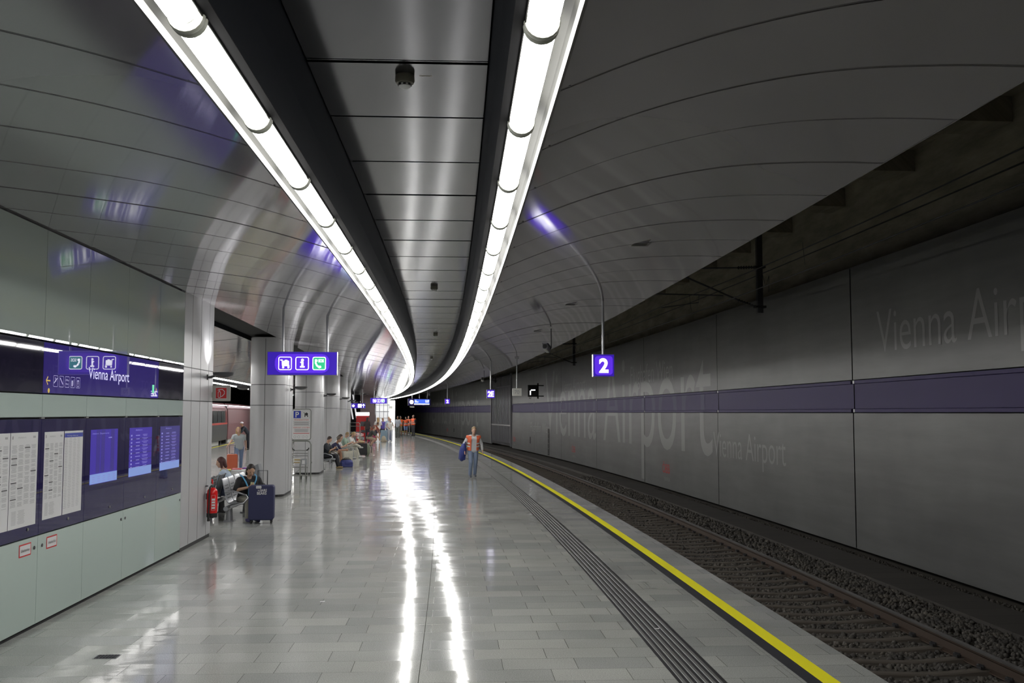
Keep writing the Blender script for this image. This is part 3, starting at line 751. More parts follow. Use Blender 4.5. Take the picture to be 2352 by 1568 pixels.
# ---- columns -----------------------------------------------------------
def colplan(r0, r1, s0, s1, rad, n=8, ends=(1, 1)):
    L = []; w2 = (r1-r0)/2; h2 = (s1-s0)/2
    for sx, sy, a0 in ((1, 1, 0), (-1, 1, 90), (-1, -1, 180), (1, -1, 270)):
        rr = rad if ends[0 if sy < 0 else 1] else .01
        for i in range(n+1):
            a = math.radians(a0 + 90*i/n); L.append((sx*(w2-rr) + rr*math.cos(a), sy*(h2-rr) + rr*math.sin(a)))
    return L
def column(r0, r1, s0, s1, label, ends=(1, 1), rad=.28):
    t = thing('column', label, 'column', frame((r0+r1)/2, (s0+s1)/2, 0), 'metal clad columns along the platform')
    L = colplan(r0, r1, s0, s1, rad, 8, ends)
    MB().prism([(a*.985, b*.985) for a, b in L], 3.97).obj('column_core', M_seam, t, None)
    def seg(z0, z1, nm):
        m = MB(); k = len(L); cut = .012
        V = [(a, b, z) for z in (z0, z1) for a, b in L]; m.add(V, [(i, (i+1) % k, (i+1) % k + k, i+k) for i in range(k)])
        o = m.obj(nm, M_colm, t, None, True); return o
    seg(.06, 2.275, 'lower_panel'); seg(2.29, 2.79, 'middle_panel'); seg(2.805, 3.99, 'upper_panel')
    m = MB(); m2 = MB(); w2 = (r1-r0)/2; h2 = (s1-s0)/2
    for (x, y, dx, dy) in ((w2+.001, h2*.0, .004, .010), (-w2-.001, 0, .004, .010), (-.04, -h2-.001, .010, .004), (w2+.001, -h2*.55, .004, .006), (w2+.001, h2*.55, .004, .006)):
        if ends[0] == 0 and y < -h2*.9: continue
        (m if x < w2*.9 or y == 0 and s0 > 20 else m2).box((x, y, 2.0), (dx, dy, 3.9))
    m.obj('panel_joints', M_seam, t); m2.obj('fine_joints', M_seams, t)
    MB().prism([(a*1.0-.012*(1 if a > 0 else -1), b*.99) for a, b in L], .06).obj('column_base', M_dark, t)
    return t
column(612.6, 613.5, 15.45, 17.55, 'metal clad column end joined to the glass information wall, extinguisher hanging on it', (0, 1), .16)
column(612.68, 613.56, 25.35, 27.25, 'large pale metal column behind the woman with the phone')
column(612.68, 613.56, 34.6, 36.5, 'pale metal column behind the luggage trolley')
column(612.68, 613.56, 43.85, 45.75, 'pale metal column behind the seated row of people')
column(612.68, 613.56, 53.1, 55.0, 'narrow looking pale column, fourth free standing one from the camera')
column(612.68, 613.56, 62.3, 64.2, 'farthest visible pale metal column before the red machine')
# uplighters
def uplighter(r, s, label, side=1, spot=True):
    t = thing('uplighter', label, 'wall lamp', frame(r, s, 2.72, 0 if side > 0 else math.pi), 'black uplighters on the columns')
    MB().lathe([(.02, -.055), (.10, -.045), (.165, -.01), (.172, .03), (.165, .032), (.155, .012), (.02, .010)], 24, (.26, 0, .02)).obj('lamp_shade', M_steeld, t, None, True)
    MB().tube([(0, 0, -.03), (.05, 0, -.03), (.12, 0, -.01)], .022, 8).box((.01, 0, -.03), (.02, .09, .09)).obj('lamp_arm', M_steeld, t)
    MB().lathe([(.02, .0), (.12, .0), (.12, .004), (.02, .005)], 20, (.25, 0, .034)).obj('lamp_lens', M_uplens, t)
    if spot:
        ld = bpy.data.lights.new('uplight', 'SPOT'); ld.energy = 60; ld.spot_size = math.radians(95); ld.spot_blend = .8; ld.shadow_soft_size = .05; ld.color = (1, .98, 1)
        lo = bpy.data.objects.new('uplight', ld); col.objects.link(lo); lo.parent = t; lo.matrix_local = Matrix.Translation((.20, 0, .10)) @ Matrix.Rotation(math.radians(180-14), 4, 'Y')
    return t
M_uplens = mat('uplight_lens', (.9, .9, .9), .3, emit=(1, .98, 1), estr=4)
ul = ['black uplighter on the column beside the glass information wall', 'black uplighter beside the hanging SOS sign on the large column', 'black uplighter above the luggage trolley sign', 'black uplighter with a small green glow on the third free column', 'black uplighter on the fourth free column', 'black uplighter beside the purple arrow sign']
for i, s in enumerate((17.0, 26.2, 35.5, 44.7, 53.9, 63.1)):
    uplighter(613.5 if i == 0 else 613.6, s, ul[i])
for i, s in enumerate((26.2, 35.5)): uplighter(612.66, s, ('black uplighter on the hidden side of the large column', 'black uplighter on the hidden side of the trolley column')[i], -1, False)

# ================================================================== HANGING SIGNS
def hang_sign(r, s, z0, z1, wd, label, icons, pole_x, ztop, group=None, depth=.13, yaw=0):
    h = z1 - z0; t = thing('hanging_sign', label, 'sign', frame(r, s, z0, yaw), group)
    MB().box((0, 0, h/2), (wd, depth, h)).obj('sign_box', M_signframe, t)
    for sg in (-1, 1):
        M = Matrix.Rotation(0 if sg < 0 else math.pi, 4, 'Z'); y = -depth/2
        fl = Flat(y - .002).rect(0, h/2, wd - .012, h - .012); fl.obj('sign_face', M_signblue, t, M)
        if icons is not None: icons(t, M, y, h, wd)
    for x in pole_x: MB().cone((x, 0, h), (x, 0, ztop - z0), .022, n=10).obj('sign_pole', M_pole, t)
    return t
def trio(t, M, y, h, wd):
    u = h * .56; f1 = Flat(y - .004); f2 = Flat(y - .005); g = Flat(y - .0035)
    g.rr(0, h/2, wd*.78, h*.8, .12); g.obj('painted_sign_glow', M_signblue_glow, t, M)  # rounded patch paints the glow around the three icons
    gr = Flat(y - .004).rr(u*1.28, h/2, u*.98, u*.98, .03); gr.obj('green_field', M_signgreen, t, M)
    for k in (-1, 0, 1): f2.ring(k*u*1.28, h/2, u, u, .03, u*.05)
    icon_cart(f2, -u*1.28, h/2, u*.86); icon_i(f2, 0, h/2, u*.86); icon_phone(f2, u*1.28, h/2, u*.86)
    f2.obj('sign_icons', M_signwhite, t, M)
def number(txt, dx=0):
    def fn(t, M, y, h, wd):
        Flat(y - .0035).rr(0, h/2, wd*.84, h*.84, .05).obj('painted_sign_glow', M_signblue_glow, t, M)  # painted glow patch behind the number
        Flat(y - .005).text(txt, 0, h/2, h*.60, wd*(.44 if len(txt) == 1 else .74), .035).obj('sign_lettering', M_signwhite, t, M)
    return fn
hang_sign(615.17, 16.3, 2.70, 3.08, 1.115, 'large purple lit sign with trolley, information and green SOS icons near the first columns', trio, (-.32, .39), 3.80)
hang_sign(620.02, 15.9, 2.675, 3.035, .345, 'purple lit platform number 2 sign hanging largest, beside the grey wall', number('2'), (.0,), 3.93, 'platform number signs')
hang_sign(619.30, 33.2, 2.575, 2.86, .27, 'purple lit 2E sign on a pole in front of the barred gate', number('2E'), (.0,), 3.84, 'platform number signs')
hang_sign(619.85, 66.0, 2.66, 3.0, .34, 'smaller distant purple lit number 2 sign right of the departure display', number('2'), (.0,), 3.92, 'platform number signs')
hang_sign(617.45, 95.0, 2.55, 2.85, .34, 'farthest tiny purple lit 2F sign left of the departure display', number('2F'), (.0,), 3.92, 'platform number signs')
hang_sign(615.35, 66.5, 2.68, 3.06, 1.10, 'distant purple lit sign with three white icons above the crowd', trio, (-.30, .40), 3.75)
def arrow_icons(t, M, y, h, wd):
    f2 = Flat(y - .005); f2.rr(wd*.1, h/2, h*.75, h*.7, .03); icon_arrow(f2, wd*.36, h/2, h*.8, math.pi/2); f2.disc(-wd*.35, h/2, h*.25); f2.obj('sign_icons', M_signwhite, t, M)
hang_sign(614.05, 72.0, 2.40, 2.75, 1.0, 'purple lit sign with a white up arrow partly hidden behind the columns', arrow_icons, (-.3, .3), 3.75)
# departure display
dt = thing('departure_display', 'wide blue departure display with a white clock face hanging over the platform', 'display', frame(618.68, 76.0, 2.62))
MB().box((0, 0, .26), (1.72, .22, .52)).obj('display_case', M_navy, dt)
MB().box((-.87, 0, .26), (.03, .24, .54)).obj('display_edge', M_white, dt)
M_dblue = mat('display_blue', (.02, .05, .4), .3, emit=(.06, .14, .85), estr=1.1)
Flat(-.115).rect(.18, .30, 1.15, .34).obj('display_panel', M_dblue, dt)
Flat(-.118).disc(-.6, .27, .15, 20).obj('clock_face', M_signwhite, dt)
fl = Flat(-.120); fl.text('S 7', -.28, .40, .07).text('Wien', -.22, .29, .10).rect(.17, .11, 1.15, .06).text('2 A-B', .58, .38, .10).rect(.58, .27, .25, .05); fl.obj('display_text', M_signwhite, dt)
for x in (-.55, 0, .6): MB().cone((x, 0, .52), (x, 0, 1.22), .02).obj('display_pole', M_pole, dt)
MB().box((-.55, 0, -.10), (.34, .05, .09)).obj('lower_board', M_beige, dt)
# small grey boards on rods
def board(r, s, z, wd, h, label, ztop, txt=None):
    t = thing('hanging_board', label, 'sign board', frame(r, s, z)); MB().box((0, 0, 0), (wd, .03, h)).obj('board', M_boardm, t)
    MB().cone((0, .02, 0), (0, .02, ztop - z), .018).obj('board_pole', M_pole, t)
    if txt: Flat(-.017).text(txt, 0, 0, h*.5, wd*.5, 0).obj('board_text', M_pole, t); MB().box((0, .02, ztop - z - .02), (.14, .03, .03)).obj('pole_bracket', M_pole, t)
    return t
M_boardm = mat('grey_board', (.60, .60, .56), .5)
board(620.12, 32.6, 2.77, .31, .25, 'faded white board hanging by the barred gate on a thick pole', 3.9, '70')
board(617.2, 88.0, 2.55, .30, .22, 'tiny grey board hanging left of the farthest number sign', 3.8)
# track signal
sg = thing('track_signal', 'black box signal with two lit white bars mounted on the grey wall', 'signal', frame(624.6, 60.3, 3.0))
MB().box((0, 0, .42), (.58, .18, .72)).obj('signal_box', M_rubber, sg)
Flat(-.10).rect(-.15, .30, .06, .26).obj('lit_bar', M_signwhite, sg); Flat(-.10).rect(.02, .47, .26, .06).obj('lit_bar', M_signwhite, sg)
MB().box((.34, .05, .42), (.08, .1, .95)).box((.5, .05, .1), (.4, .06, .06)).box((.5, .05, .75), (.4, .06, .06)).tube([(-.2, 0, .06), (-.2, 0, -.03), (-.12, 0, -.05), (-.1, 0, .05)], .015).obj('signal_bracket', M_rubber, sg)

# ---- cameras and detectors ----------------------------------------------
def cctv(r, s, z, ztop, yaw, label, k=1.0):
    t = thing('security_camera', label, 'camera', frame(r, s, z, yaw))
    R = Matrix.Rotation(math.radians(-12), 4, 'X')
    MB().rbox((0, 0, 0), (.11*k, .30*k, .12*k), .035*k, 4, R, 1).obj('camera_housing', M_signframe, t, None, True)
    MB().rbox((0, -.155*k, 0), (.085*k, .012, .09*k), .025*k, 4, R, 1).obj('camera_lens', M_rubber, t)
    MB().rbox((0, .02, .066*k), (.13*k, .34*k, .012), .004, 2, R, 1).obj('sun_shield', M_signframe, t)
    MB().tube([(.03, .08, .06), (.05, .14, -.02), (.06, .16, .02), (.06, .16, ztop - z)], .014).obj('camera_pole', M_steeld, t)
    return t
cctv(619.62, 20.6, 3.44, 3.86, -.35, 'grey security camera hanging nearest, left of the number 2 sign')
cctv(619.62, 41.0, 3.46, 3.84, -.1, 'dark security camera hanging left of the 2E sign')
cctv(619.10, 72.0, 3.40, 3.76, -.1, 'farthest small security camera right of the departure display')
def detector(s, label, tagd=False):
    t = thing('smoke_detector', label, 'smoke detector', frame(617.31, s, 3.868), 'smoke detectors on the centre ceiling strip'); t.scale = (.66, .66, .72)
    MB().lathe([(.03, -.001), (.075, -.002), (.078, -.045), (.07, -.062), (.02, -.062)], 24).obj('detector_base', M_detect, t, None, True)
    MB().lathe([(.045, -.060), (.052, -.068), (.050, -.085), (.03, -.098), (.005, -.102)], 20).obj('detector_head', M_paper, t, None, True)
    m = MB()
    for i in range(8):
        a = i*math.pi/4; m.box((0, 0, 0), (.022, .004, .010), Matrix.Translation((.053*math.cos(a), .053*math.sin(a), -.076)) @ Matrix.Rotation(a + math.pi/2, 4, 'Z'))
    m.obj('detector_slots', M_rubber, t)
    if tagd:
        MB().box((.165, .0, -.003), (.10, .02, .002)).obj('detector_tag', M_tagm, t)
        MB().box((.165, .0, -.0045), (.07, .006, .001)).obj('tag_print', M_ink, t)
M_tagm = mat('tag_plate', (.5, .42, .36), .5)
detector(5.12, 'round smoke detector nearest the camera with a small printed tag', True)
detector(13.9, 'second round smoke detector along the centre ceiling strip')
detector(22.4, 'third round smoke detector along the centre ceiling strip')
detector(32.0, 'fourth and smallest round smoke detector on the centre strip')
# slotted grilles in the right vault
for s, r, z, lab in ((10.2, 619.5, 3.858, 'small slotted grille set in the right ceiling nearest the camera'), (16.0, 619.5, 3.858, 'second small slotted grille in the right ceiling'), (21.3, 619.5, 3.858, 'farthest small slotted grille in the right ceiling')):
    t = thing('ceiling_grille', lab, 'grille', frame(r, s, z - .003)); MB().box((0, 0, 0), (.22, .20, .006)).obj('grille_plate', M_ceil, t)
    for k in (-1, 0, 1): MB().box((0, k*.055, -.004), (.15, .022, .006)).obj('grille_slot', M_seam, t)

# ---- catenary -------------------------------------------------------------
def mast(s, label):
    t = thing('catenary_dropper', label, 'catenary post', frame(625.15, s, 4.5)); 
    MB().box((0, 0, 1.35), (.13, .13, 2.7)).obj('drop_post', M_steeld, t)
    def ins(p0, p1, nm='insulator'):
        p0, p1 = Vector(p0), Vector(p1); m = MB(); d = (p1-p0); m.cone(p0, p1, .018)
        for k in range(7):
            c = p0 + d*(k+.5)/7; m.cone(c - d.normalized()*.012, c + d.normalized()*.012, .042, .03)
        m.obj(nm, M_rubber, t)
    ins((-.10, 0, .15), (-.55, 0, .32)); MB().tube([(-.55, 0, .32), (-2.5, 0, 1.15)], .022).obj('cantilever_tube', M_steeld, t)
    ins((-.10, 0, 1.12), (-.55, 0, 1.10)); MB().tube([(-.55, 0, 1.10), (-2.6, 0, 1.05)], .018).obj('cantilever_tube', M_steeld, t)
    MB().tube([(-.9, 0, .42), (-2.9, 0, .45)], .016).obj('registration_tube', M_steeld, t)
    MB().tube([(-1.5, 0, .43), (-1.5, .05, .25), (-2.4, .1, .12)], .012).obj('steady_arm', M_steeld, t)
    MB().box((0, 0, .15), (.26, .2, .05)).box((0, 0, 1.12), (.26, .2, .05)).obj('post_clamp', M_rubber, t)
    MB().tube([(.07, 0, 1.0), (.25, .3, .7), (.35, .5, .75), (.45, .6, 1.0), (.45, .62, .6)], .006, 6).obj('bond_cable', M_rubber, t)
    return t
mast(23.4, 'dark catenary drop post with insulators in front of the wall top, nearest')
mast(50.2, 'smaller distant catenary drop post left of the number 2 sign')
mast(80.0, 'farthest catenary drop post above the barred gate')
def wire(r, z, s0, s1, rad, label, sag=0):
    pts = []; s = s0
    while s <= s1:
        u = ((s - 23.4) % 26.8) / 26.8; pts.append(P(r + .15*math.sin(s/26.8*math.pi), s, z - sag*4*u*(1-u))); s += 2
    o = MB().tube(pts, rad, 6).obj('overhead_wire', M_rubber); tag(o, label, 'wire')
wire(622.6, 4.62, S0 + .3, 130, .009, 'upper overhead wire above the track, passing the concrete wall', .12)
wire(622.7, 4.22, S0 + .3, 130, .009, 'lower overhead contact wire above the track')
tag(MB().tube([P(625.9, s, 5.75) for s in range(-6, 120, 3)], .014, 6).obj('cable', M_rubber), 'thin dark cable running along the upper concrete wall', 'cable')
for s in (14.0, 20.5, 30.0):
    tag(MB().tube([P(622.68, s, 4.23), P(622.63, s - .05, 4.56)], .004, 5).obj('wire_hanger', M_rubber), 'thin hanger linking the two overhead wires', 'wire hanger', 'overhead wire hangers')

# ================================================================== PROPS
# fire extinguisher sign
t = thing('extinguisher_sign', 'square beige plate with a red fire extinguisher symbol sticking out of the column', 'sign', frame(613.66, 17.35, 2.29))
MB().rbox((0, 0, .14), (.30, .03, .27), .008, 2).obj('sign_plate', M_beige, t)
MB().box((-.17, 0, .11), (.06, .03, .09)).obj('sign_bracket', M_beige, t)
Flat(-.017).rect(0, .14, .195, .195).obj('sign_border', M_paper, t); Flat(-.018).rect(0, .14, .18, .18).obj('sign_field', M_red, t)
fl = Flat(-.020); fl.ring(-.03, .115, .05, .11, .018, .010).stroke([(-.03, .17), (-.03, .20), (-.055, .19)], .012).stroke([(-.03, .20), (.02, .205), (.055, .17), (.055, .13), (.02, .09), (-.005, .08)], .012); fl.obj('sign_symbol', M_paper, t)
# extinguisher
t = thing('fire_extinguisher', 'red fire extinguisher hanging on the column side', 'fire extinguisher', frame(613.62, 17.0, .36))
M_extred = mat('extinguisher_red', (.62, .012, .012), .22)
MB().lathe([(.02, .07), (.082, .075), (.086, .09), (.086, .40), (.080, .445), (.055, .48), (.025, .495)], 24).obj('cylinder_body', M_extred, t, None, True)
MB().lathe([(.02, .0), (.080, .002), (.088, .015), (.088, .075), (.02, .08)], 24).obj('base_ring', M_rubber, t, None, True)
MB().cone((0, 0, .49), (0, 0, .535), .024, .018).box((.0, -.02, .545), (.03, .10, .02)).obj('valve', M_chrome, t)
MB().tube([(0, .01, .54), (0, -.02, .60), (0, -.035, .625)], .014, 8).obj('lever', M_extred, t)
MB().tube([(0, -.02, .54), (-.02, -.09, .50), (-.025, -.10, .40), (-.03, -.10, .08), (-.03, -.105, .0)], .014, 8).obj('hose', M_rubber, t)
MB().cone((-.03, -.105, .04), (-.03, -.105, -.05), .018, .024).obj('nozzle', M_rubber, t)
fl = Flat(0)
fl.rect(0, .30, .05, .035).rect(0, .255, .05, .03).rect(0, .21, .05, .03).rect(0, .165, .05, .03).ring(0, .25, .062, .25, .004, .003)
fl.obj('body_label', M_paper, t, Matrix.Rotation(math.radians(25), 4, 'Z') @ Matrix.Translation((.0, -.0885, 0)))
MB().box((-.092, 0, .35), (.02, .04, .10)).box((-.092, 0, .52), (.04, .04, .02)).obj('wall_hook', M_steeld, t)

# perforated metal bench (seats face +x, row runs along y)
M_seatm = mat('seat_metal', (.36, .37, .39), .32, .7)
def bench(r, s, n, label, faceR=True, yaw=0.0, mlt=None, pitch=.56, arms=(0,)):
    sm_ = mlt or M_seatm
    t = thing('metal_bench', label, 'bench', frame(r, s, 0, yaw if faceR else yaw + math.pi))
    Lt = n * pitch
    MB().cone((-.02, -.10, .27), (-.02, Lt + .1, .27), .045, n=16).obj('beam', sm_, t, None, True)
    for y in (0.0, Lt): MB().cone((-.02, (.28 if y == 0 else y - .28), 0), (-.02, (.28 if y == 0 else y - .28), .25), .07, .055, n=20).box((-.02, (.28 if y == 0 else y - .28), .01), (.2, .2, .02)).obj('leg', sm_, t, None, True)
    for k in range(n):
        y0 = k*pitch + .03; w_ = pitch - .06
        prof = [(.44, .34), (.43, .37), (.38, .385), (.20, .365), (.06, .355), (0, .37), (-.03, .42), (-.07, .60), (-.115, .80), (-.135, .83), (-.15, .82)]
        V = []; nn = len(prof)
        for yy in (y0, y0 + .02, y0 + w_ - .02, y0 + w_):
            for x, z in prof: V.append((x, yy, z + (.012 if yy in (y0, y0 + w_) else 0)))
        F = [(i*nn+j, i*nn+j+1, (i+1)*nn+j+1, (i+1)*nn+j) for i in range(3) for j in range(nn-1)]
        m = MB().add(V, F); o = m.obj('seat', sm_, t, None, True); md = o.modifiers.new('s', 'SOLIDIFY'); md.thickness = .012
        m = MB()
        for q in range(6):
            u = q/5; x = -.035 - .075*u + .008; z = .46 + .29*u
            for hh in (-.11, .0, .11): m.box((0, 0, 0), (.003, .07, .016), Matrix.Translation((x-.004, y0 + w_/2 + hh, z)) @ Matrix.Rotation(math.radians(-12.6), 4, 'Y'))
        m.obj('slot_row', M_rubber, o)
    for k in arms:
        y = k*pitch
        MB().tube([(-.06, y, .58), (.10, y, .60), (.34, y, .52), (.38, y, .46), (.30, y, .37), (.05, y, .30)], .016, 8).obj('armrest', sm_, t, None, True)
    return t
bench(613.36, 19.55, 4, 'perforated silver metal bench where the woman with the phone sits', True, 0, None, .56, (0, 1, 3))
bench(612.80, 21.9, 4, 'dark backed metal bench facing away toward the other platform', False, 0, M_steeld, .56, (0, 4))
bench(613.42, 37.4, 8, 'long metal bench with people seated between two columns', True, 0, None, .60, (0, 2, 4))
bench(613.42, 46.2, 5, 'farther metal bench beyond the third free column', True, 0, None, .60, (0,))

# suitcase in the foreground
M_cnavy = mat('navy_cloth', (.022, .025, .075), .7)
def suitcase(r, s, yaw, dims, m, label, handle=.35, text=False, group=None, hm=None):
    wd, dp, h = dims; t = thing('suitcase', label, 'suitcase', frame(r, s, 0, yaw), group)
    b = MB().rbox((0, 0, .065 + (h-.065)/2), (wd, dp, h - .065), .05, 5, None, 1); o = b.obj('shell', m, t, None, True)
    bv = o.modifiers.new('b', 'BEVEL'); bv.width = .02; bv.segments = 3; bv.limit_method = 'ANGLE'
    for x in (-1, 1):
        for y in (-1, 1):
            MB().cone((x*(wd/2-.05) - .012, y*(dp/2-.05), .032), (x*(wd/2-.05) + .012, y*(dp/2-.05), .032), .03, n=14).box((x*(wd/2-.05), y*(dp/2-.05), .06), (.035, .035, .03)).obj('wheel', M_rubber, t)
    if handle:
        hw = .09; MB().tube([(-hw, dp/2-.04, h), (-hw, dp/2-.04, h + handle), (hw, dp/2-.04, h + handle), (hw, dp/2-.04, h)], .010, 6).obj('pull_handle', hm or M_steeld, t)
    MB().tube([(-.06, 0, h-.005), (-.05, 0, h+.02), (.05, 0, h+.02), (.06, 0, h-.005)], .009, 6).obj('carry_handle', M_rubber, t)
    return t
sc = suitcase(614.02, 19.42, .06, (.47, .26, .72), M_cnavy, 'large navy covered suitcase with white lettering standing before the seated woman', .27)
Flat(-.1325).text('WE', -.045, .625, .030, .035, .01).text('BARE', .045, .630, .045, .12, .02).text('BEARS', .012, .575, .05, .175, .02).obj('cover_lettering', M_paper, sc)
MB().rbox((-.03, -.06, .75), (.10, .015, .05), .012, 3, Matrix.Rotation(.3, 4, 'X'), 1).obj('luggage_tag', M_paper, sc)

# recycling station with coloured edges
t = thing('recycling_bin', 'low pale waste station with yellow, red and violet lid edges behind the woman', 'bin', frame(612.78, 23.0, 0)); t.scale = (.95, 1, 1.2)
MB().prism([(-.42, 0), (.40, 0), (.40, .66), (-.30, .66), (-.42, .50)], .5, 1).obj('bin_body', M_paper, t)
for k, (c, nm) in enumerate((((.6, .55, .05), 'yellow lid edge'), ((.5, .03, .05), 'red lid edge'), ((.2, .05, .35), 'violet lid edge'))):
    q = MB().box((-.17 + k*.24, .05 + k*.10, .675 + k*.012), (.23, .28, .018)).obj('lid_edge', mat(nm.replace(' ', '_'), c, .4), t); q['label'] = nm
MB().prism([(.40, .3), (.62, .3), (.62, .60), (.56, .78), (.40, .72)], .4, 1, None, .1).obj('bin_hood', M_seatm, t)

# trolley park and sign
def trolley(r, s, yaw, label, group='luggage trolleys'):
    t = thing('luggage_trolley', label, 'trolley', frame(r, s, 0, yaw), group); T = M_steel
    MB().tube([(-.24, .0, .12), (-.24, .05, .50), (-.24, .10, .92)], .012).tube([(.24, .0, .12), (.24, .05, .50), (.24, .10, .92)], .012).obj('side_frame', T, t)
    MB().tube([(-.28, .10, .95), (-.26, .10, .90), (.26, .10, .90), (.28, .10, .95)], .013).obj('push_bar', T, t)
    for x in (-.25, .25): MB().tube([(x, .10, .98), (x - .02*(1 if x > 0 else -1), .04, .93), (x*.72, .04, .915)], .018).obj('hand_grip', M_rubber, t)
    m = MB()
    for z, y in ((.82, .0), (.74, .0)): m.tube([(-.22, y-.12, z), (.22, y-.12, z), (.22, y+.08, z), (-.22, y+.08, z), (-.22, y-.12, z)], .008, 6)
    for k in range(7): m.tube([(-.20 + k*.067, -.12, .82), (-.20 + k*.067, -.12, .74), (-.20 + k*.067, .08, .74)], .004, 5)
    m.obj('basket', T, t)
    MB().box((-.04, -.10, .60), (.34, .012, .15), Matrix.Rotation(0, 4, 'X')).obj('advert_plate', M_boardm, t); MB().box((-.08, -.11, .62), (.18, .006, .035)).box((-.04, -.11, .535), (.28, .006, .03)).obj('advert_stripe', mat('tan_stripe', (.35, .24, .08), .5), t)
    MB().rbox((.12, -.14, .56), (.20, .10, .20), .03, 3).obj('coin_box', M_seatm, t); Flat(-.195).rect(.12, .55, .09, .12).obj('coin_label', M_paper, t)
    MB().tube([(-.24, 0, .13), (-.24, -.35, .15), (.24, -.35, .15), (.24, 0, .13), (-.24, 0, .13)], .012).tube([(-.10, 0, .14), (-.12, -.35, .15)], .01).tube([(.10, 0, .14), (.12, -.35, .15)], .01).tube([(-.2, -.1, .15), (.0, .0, .33), (.2, .0, .33)], .01).tube([(-.24, 0, .38), (.24, 0, .38)], .016).obj('load_deck', T, t)
    for x, y in ((-.23, -.3), (.23, -.3), (.03, .08)):
        MB().cone((x-.016, y, .065), (x+.016, y, .065), .065, n=18).obj('wheel', M_rubber, t); MB().box((x, y, .13), (.05, .03, .06)).obj('wheel_fork', T, t)
    return t
t = thing('trolley_park_sign', 'rounded framed white sign with blue P and red deposit text above the trolley', 'sign', frame(613.20, 32.2, 0))
Mf = mat('sign_tube_grey', (.22, .23, .21), .4, .3)
MB().tube([(-.31, 0, 0), (-.31, 0, 1.08), (-.27, 0, 1.17), (-.19, 0, 1.20), (.19, 0, 1.20), (.27, 0, 1.17), (.31, 0, 1.08), (.31, 0, 0)], .022, 10).tube([(-.31, 0, .52), (-.33, -.02, .52)], .03).tube([(.31, 0, .52), (.33, -.02, .52)], .03).obj('stand_frame', Mf, t, None, True)
MB().rbox((0, 0, 1.72), (.62, .03, 1.00), .09, 6).obj('sign_frame', Mf, t); MB().rbox((0, -.006, 1.72), (.56, .03, .94), .06, 6).obj('sign_board', M_paper, t)
Flat(-.0225).rect(-.135, 2.035, .23, .23).obj('parking_field', M_lhead, t); Flat(-.0235).text('P', -.135, 2.035, .17, .11, .02).obj('parking_letter', M_paper, t)
fl = Flat(-.0225); icon_cart(fl, .135, 2.04, .19); fl.ring(.135, 2.035, .25, .23, .02, .004)
for k in range(5): fl.rect(0, 1.80 - k*.026, .50 - .05*(k % 2), .008)
for k in range(4): fl.rect(0, 1.57 - k*.026, .46 - .06*(k % 2), .008)
for k, x in enumerate((-.20, -.08, .06, .17)): fl.ring(x, 1.33, .075, .075, .036, .004)
fl.obj('sign_print', M_ink, t)
Flat(-.0225).text('PFANDSYSTEM', 0, 1.865, .045, .44, 0).text('DEPOSIT SYSTEM', 0, 1.625, .045, .50, 0).rect(0, 1.44, .50, .018).obj('red_print', mat('print_red', (.5, .03, .03), .5), t)
trolley(613.20, 32.0, 0, 'metal luggage trolley parked under the blue P sign', 'luggage trolleys')
MB_ = MB().tube([(0, 0, 0), (0, 0, .52), (0, .25, .62)], .022, 10).tube([(.16, .1, 0), (.16, .1, .5)], .016, 8)
tag(MB_.obj('trolley_guide_rail', Mf, None, frame(613.28, 31.3, 0)), 'grey guide post standing in front of the parked trolley', 'post')
trolley(614.15, 60.0, .9, 'distant luggage trolley by the red ticket machine')
trolley(614.05, 61.0, .9, 'distant luggage trolley standing inside the tall tube frame')
t = thing('trolley_stand', 'tall grey tube frame of the distant trolley park', 'stand', frame(613.9, 59.3, 0))
MB().tube([(-.3, 0, 0), (-.3, 0, 1.5), (.2, 0, 1.5), (.28, 0, 1.42), (.28, 0, 0)], .025).tube([(-.3, 0, 1.3), (.28, 0, 1.3)], .018).tube([(-.3, 0, .95), (.28, 0, .95)], .022).obj('tube_frame', Mf, t)

# ticket machine, lit shaft and stairs far away
M_tvr = mat('machine_red', (.38, .008, .008), .3)
t = thing('ticket_machine', 'red ticket machine with a white lit top far down the platform', 'machine', frame(614.42, 76.0, 0))
MB().rbox((0, 0, .93), (.95, .6, 1.86), .03, 3).obj('machine_body', M_tvr, t); MB().rbox((0, -.02, 1.99), (1.0, .62, .24), .05, 4).obj('lit_header', mat('header_lit', (.9, .9, .9), .3, emit=(1, .97, .97), estr=4), t)
MB().box((.1, -.31, 1.25), (.5, .02, .35)).obj('machine_screen', M_steeld, t); MB().box((.1, -.31, .7), (.4, .03, .2)).obj('payment_panel', M_steeld, t)
M_bright = mat('lit_shaft_glass', (.9, .9, .9), .4, emit=(1, 1, .97), estr=2.2)
t = thing('glass_lift_shaft', 'brilliantly lit white glass shaft at the far end of the platform', 'lift shaft', frame(618.28, 101.5, 0))
MB().box((0, 0, 1.66), (.72, .9, 3.30)).obj('lit_glass', M_bright, t)
for x in (-.37, .37): MB().box((x, -.46, 1.66), (.03, .03, 3.3)).obj('shaft_frame', M_steel, t)
M_wht = mat('glowing_white_lattice', (.75, .76, .76), .4, emit=(.8, .82, .85), estr=.45)  # brightness of screen and rails put in as emission, they are no lamps
t = thing('stair_enclosure', 'slanted white and grey stair enclosure left of the bright shaft', 'stairs', frame(616.2, 90.0, 0))
m = MB()
MB().box((.55, 2.5, 1.85), (1.3, .1, 3.7)).obj('glazed_screen', M_wht, t)
for k in range(4): m.box((-.05 + k*.36, 2.4, 1.85), (.05, .06, 3.7))
for k in range(6): m.box((.55, 2.4, .4 + k*.6), (1.3, .06, .05))
m.obj('glazing_bars', M_pole, t)
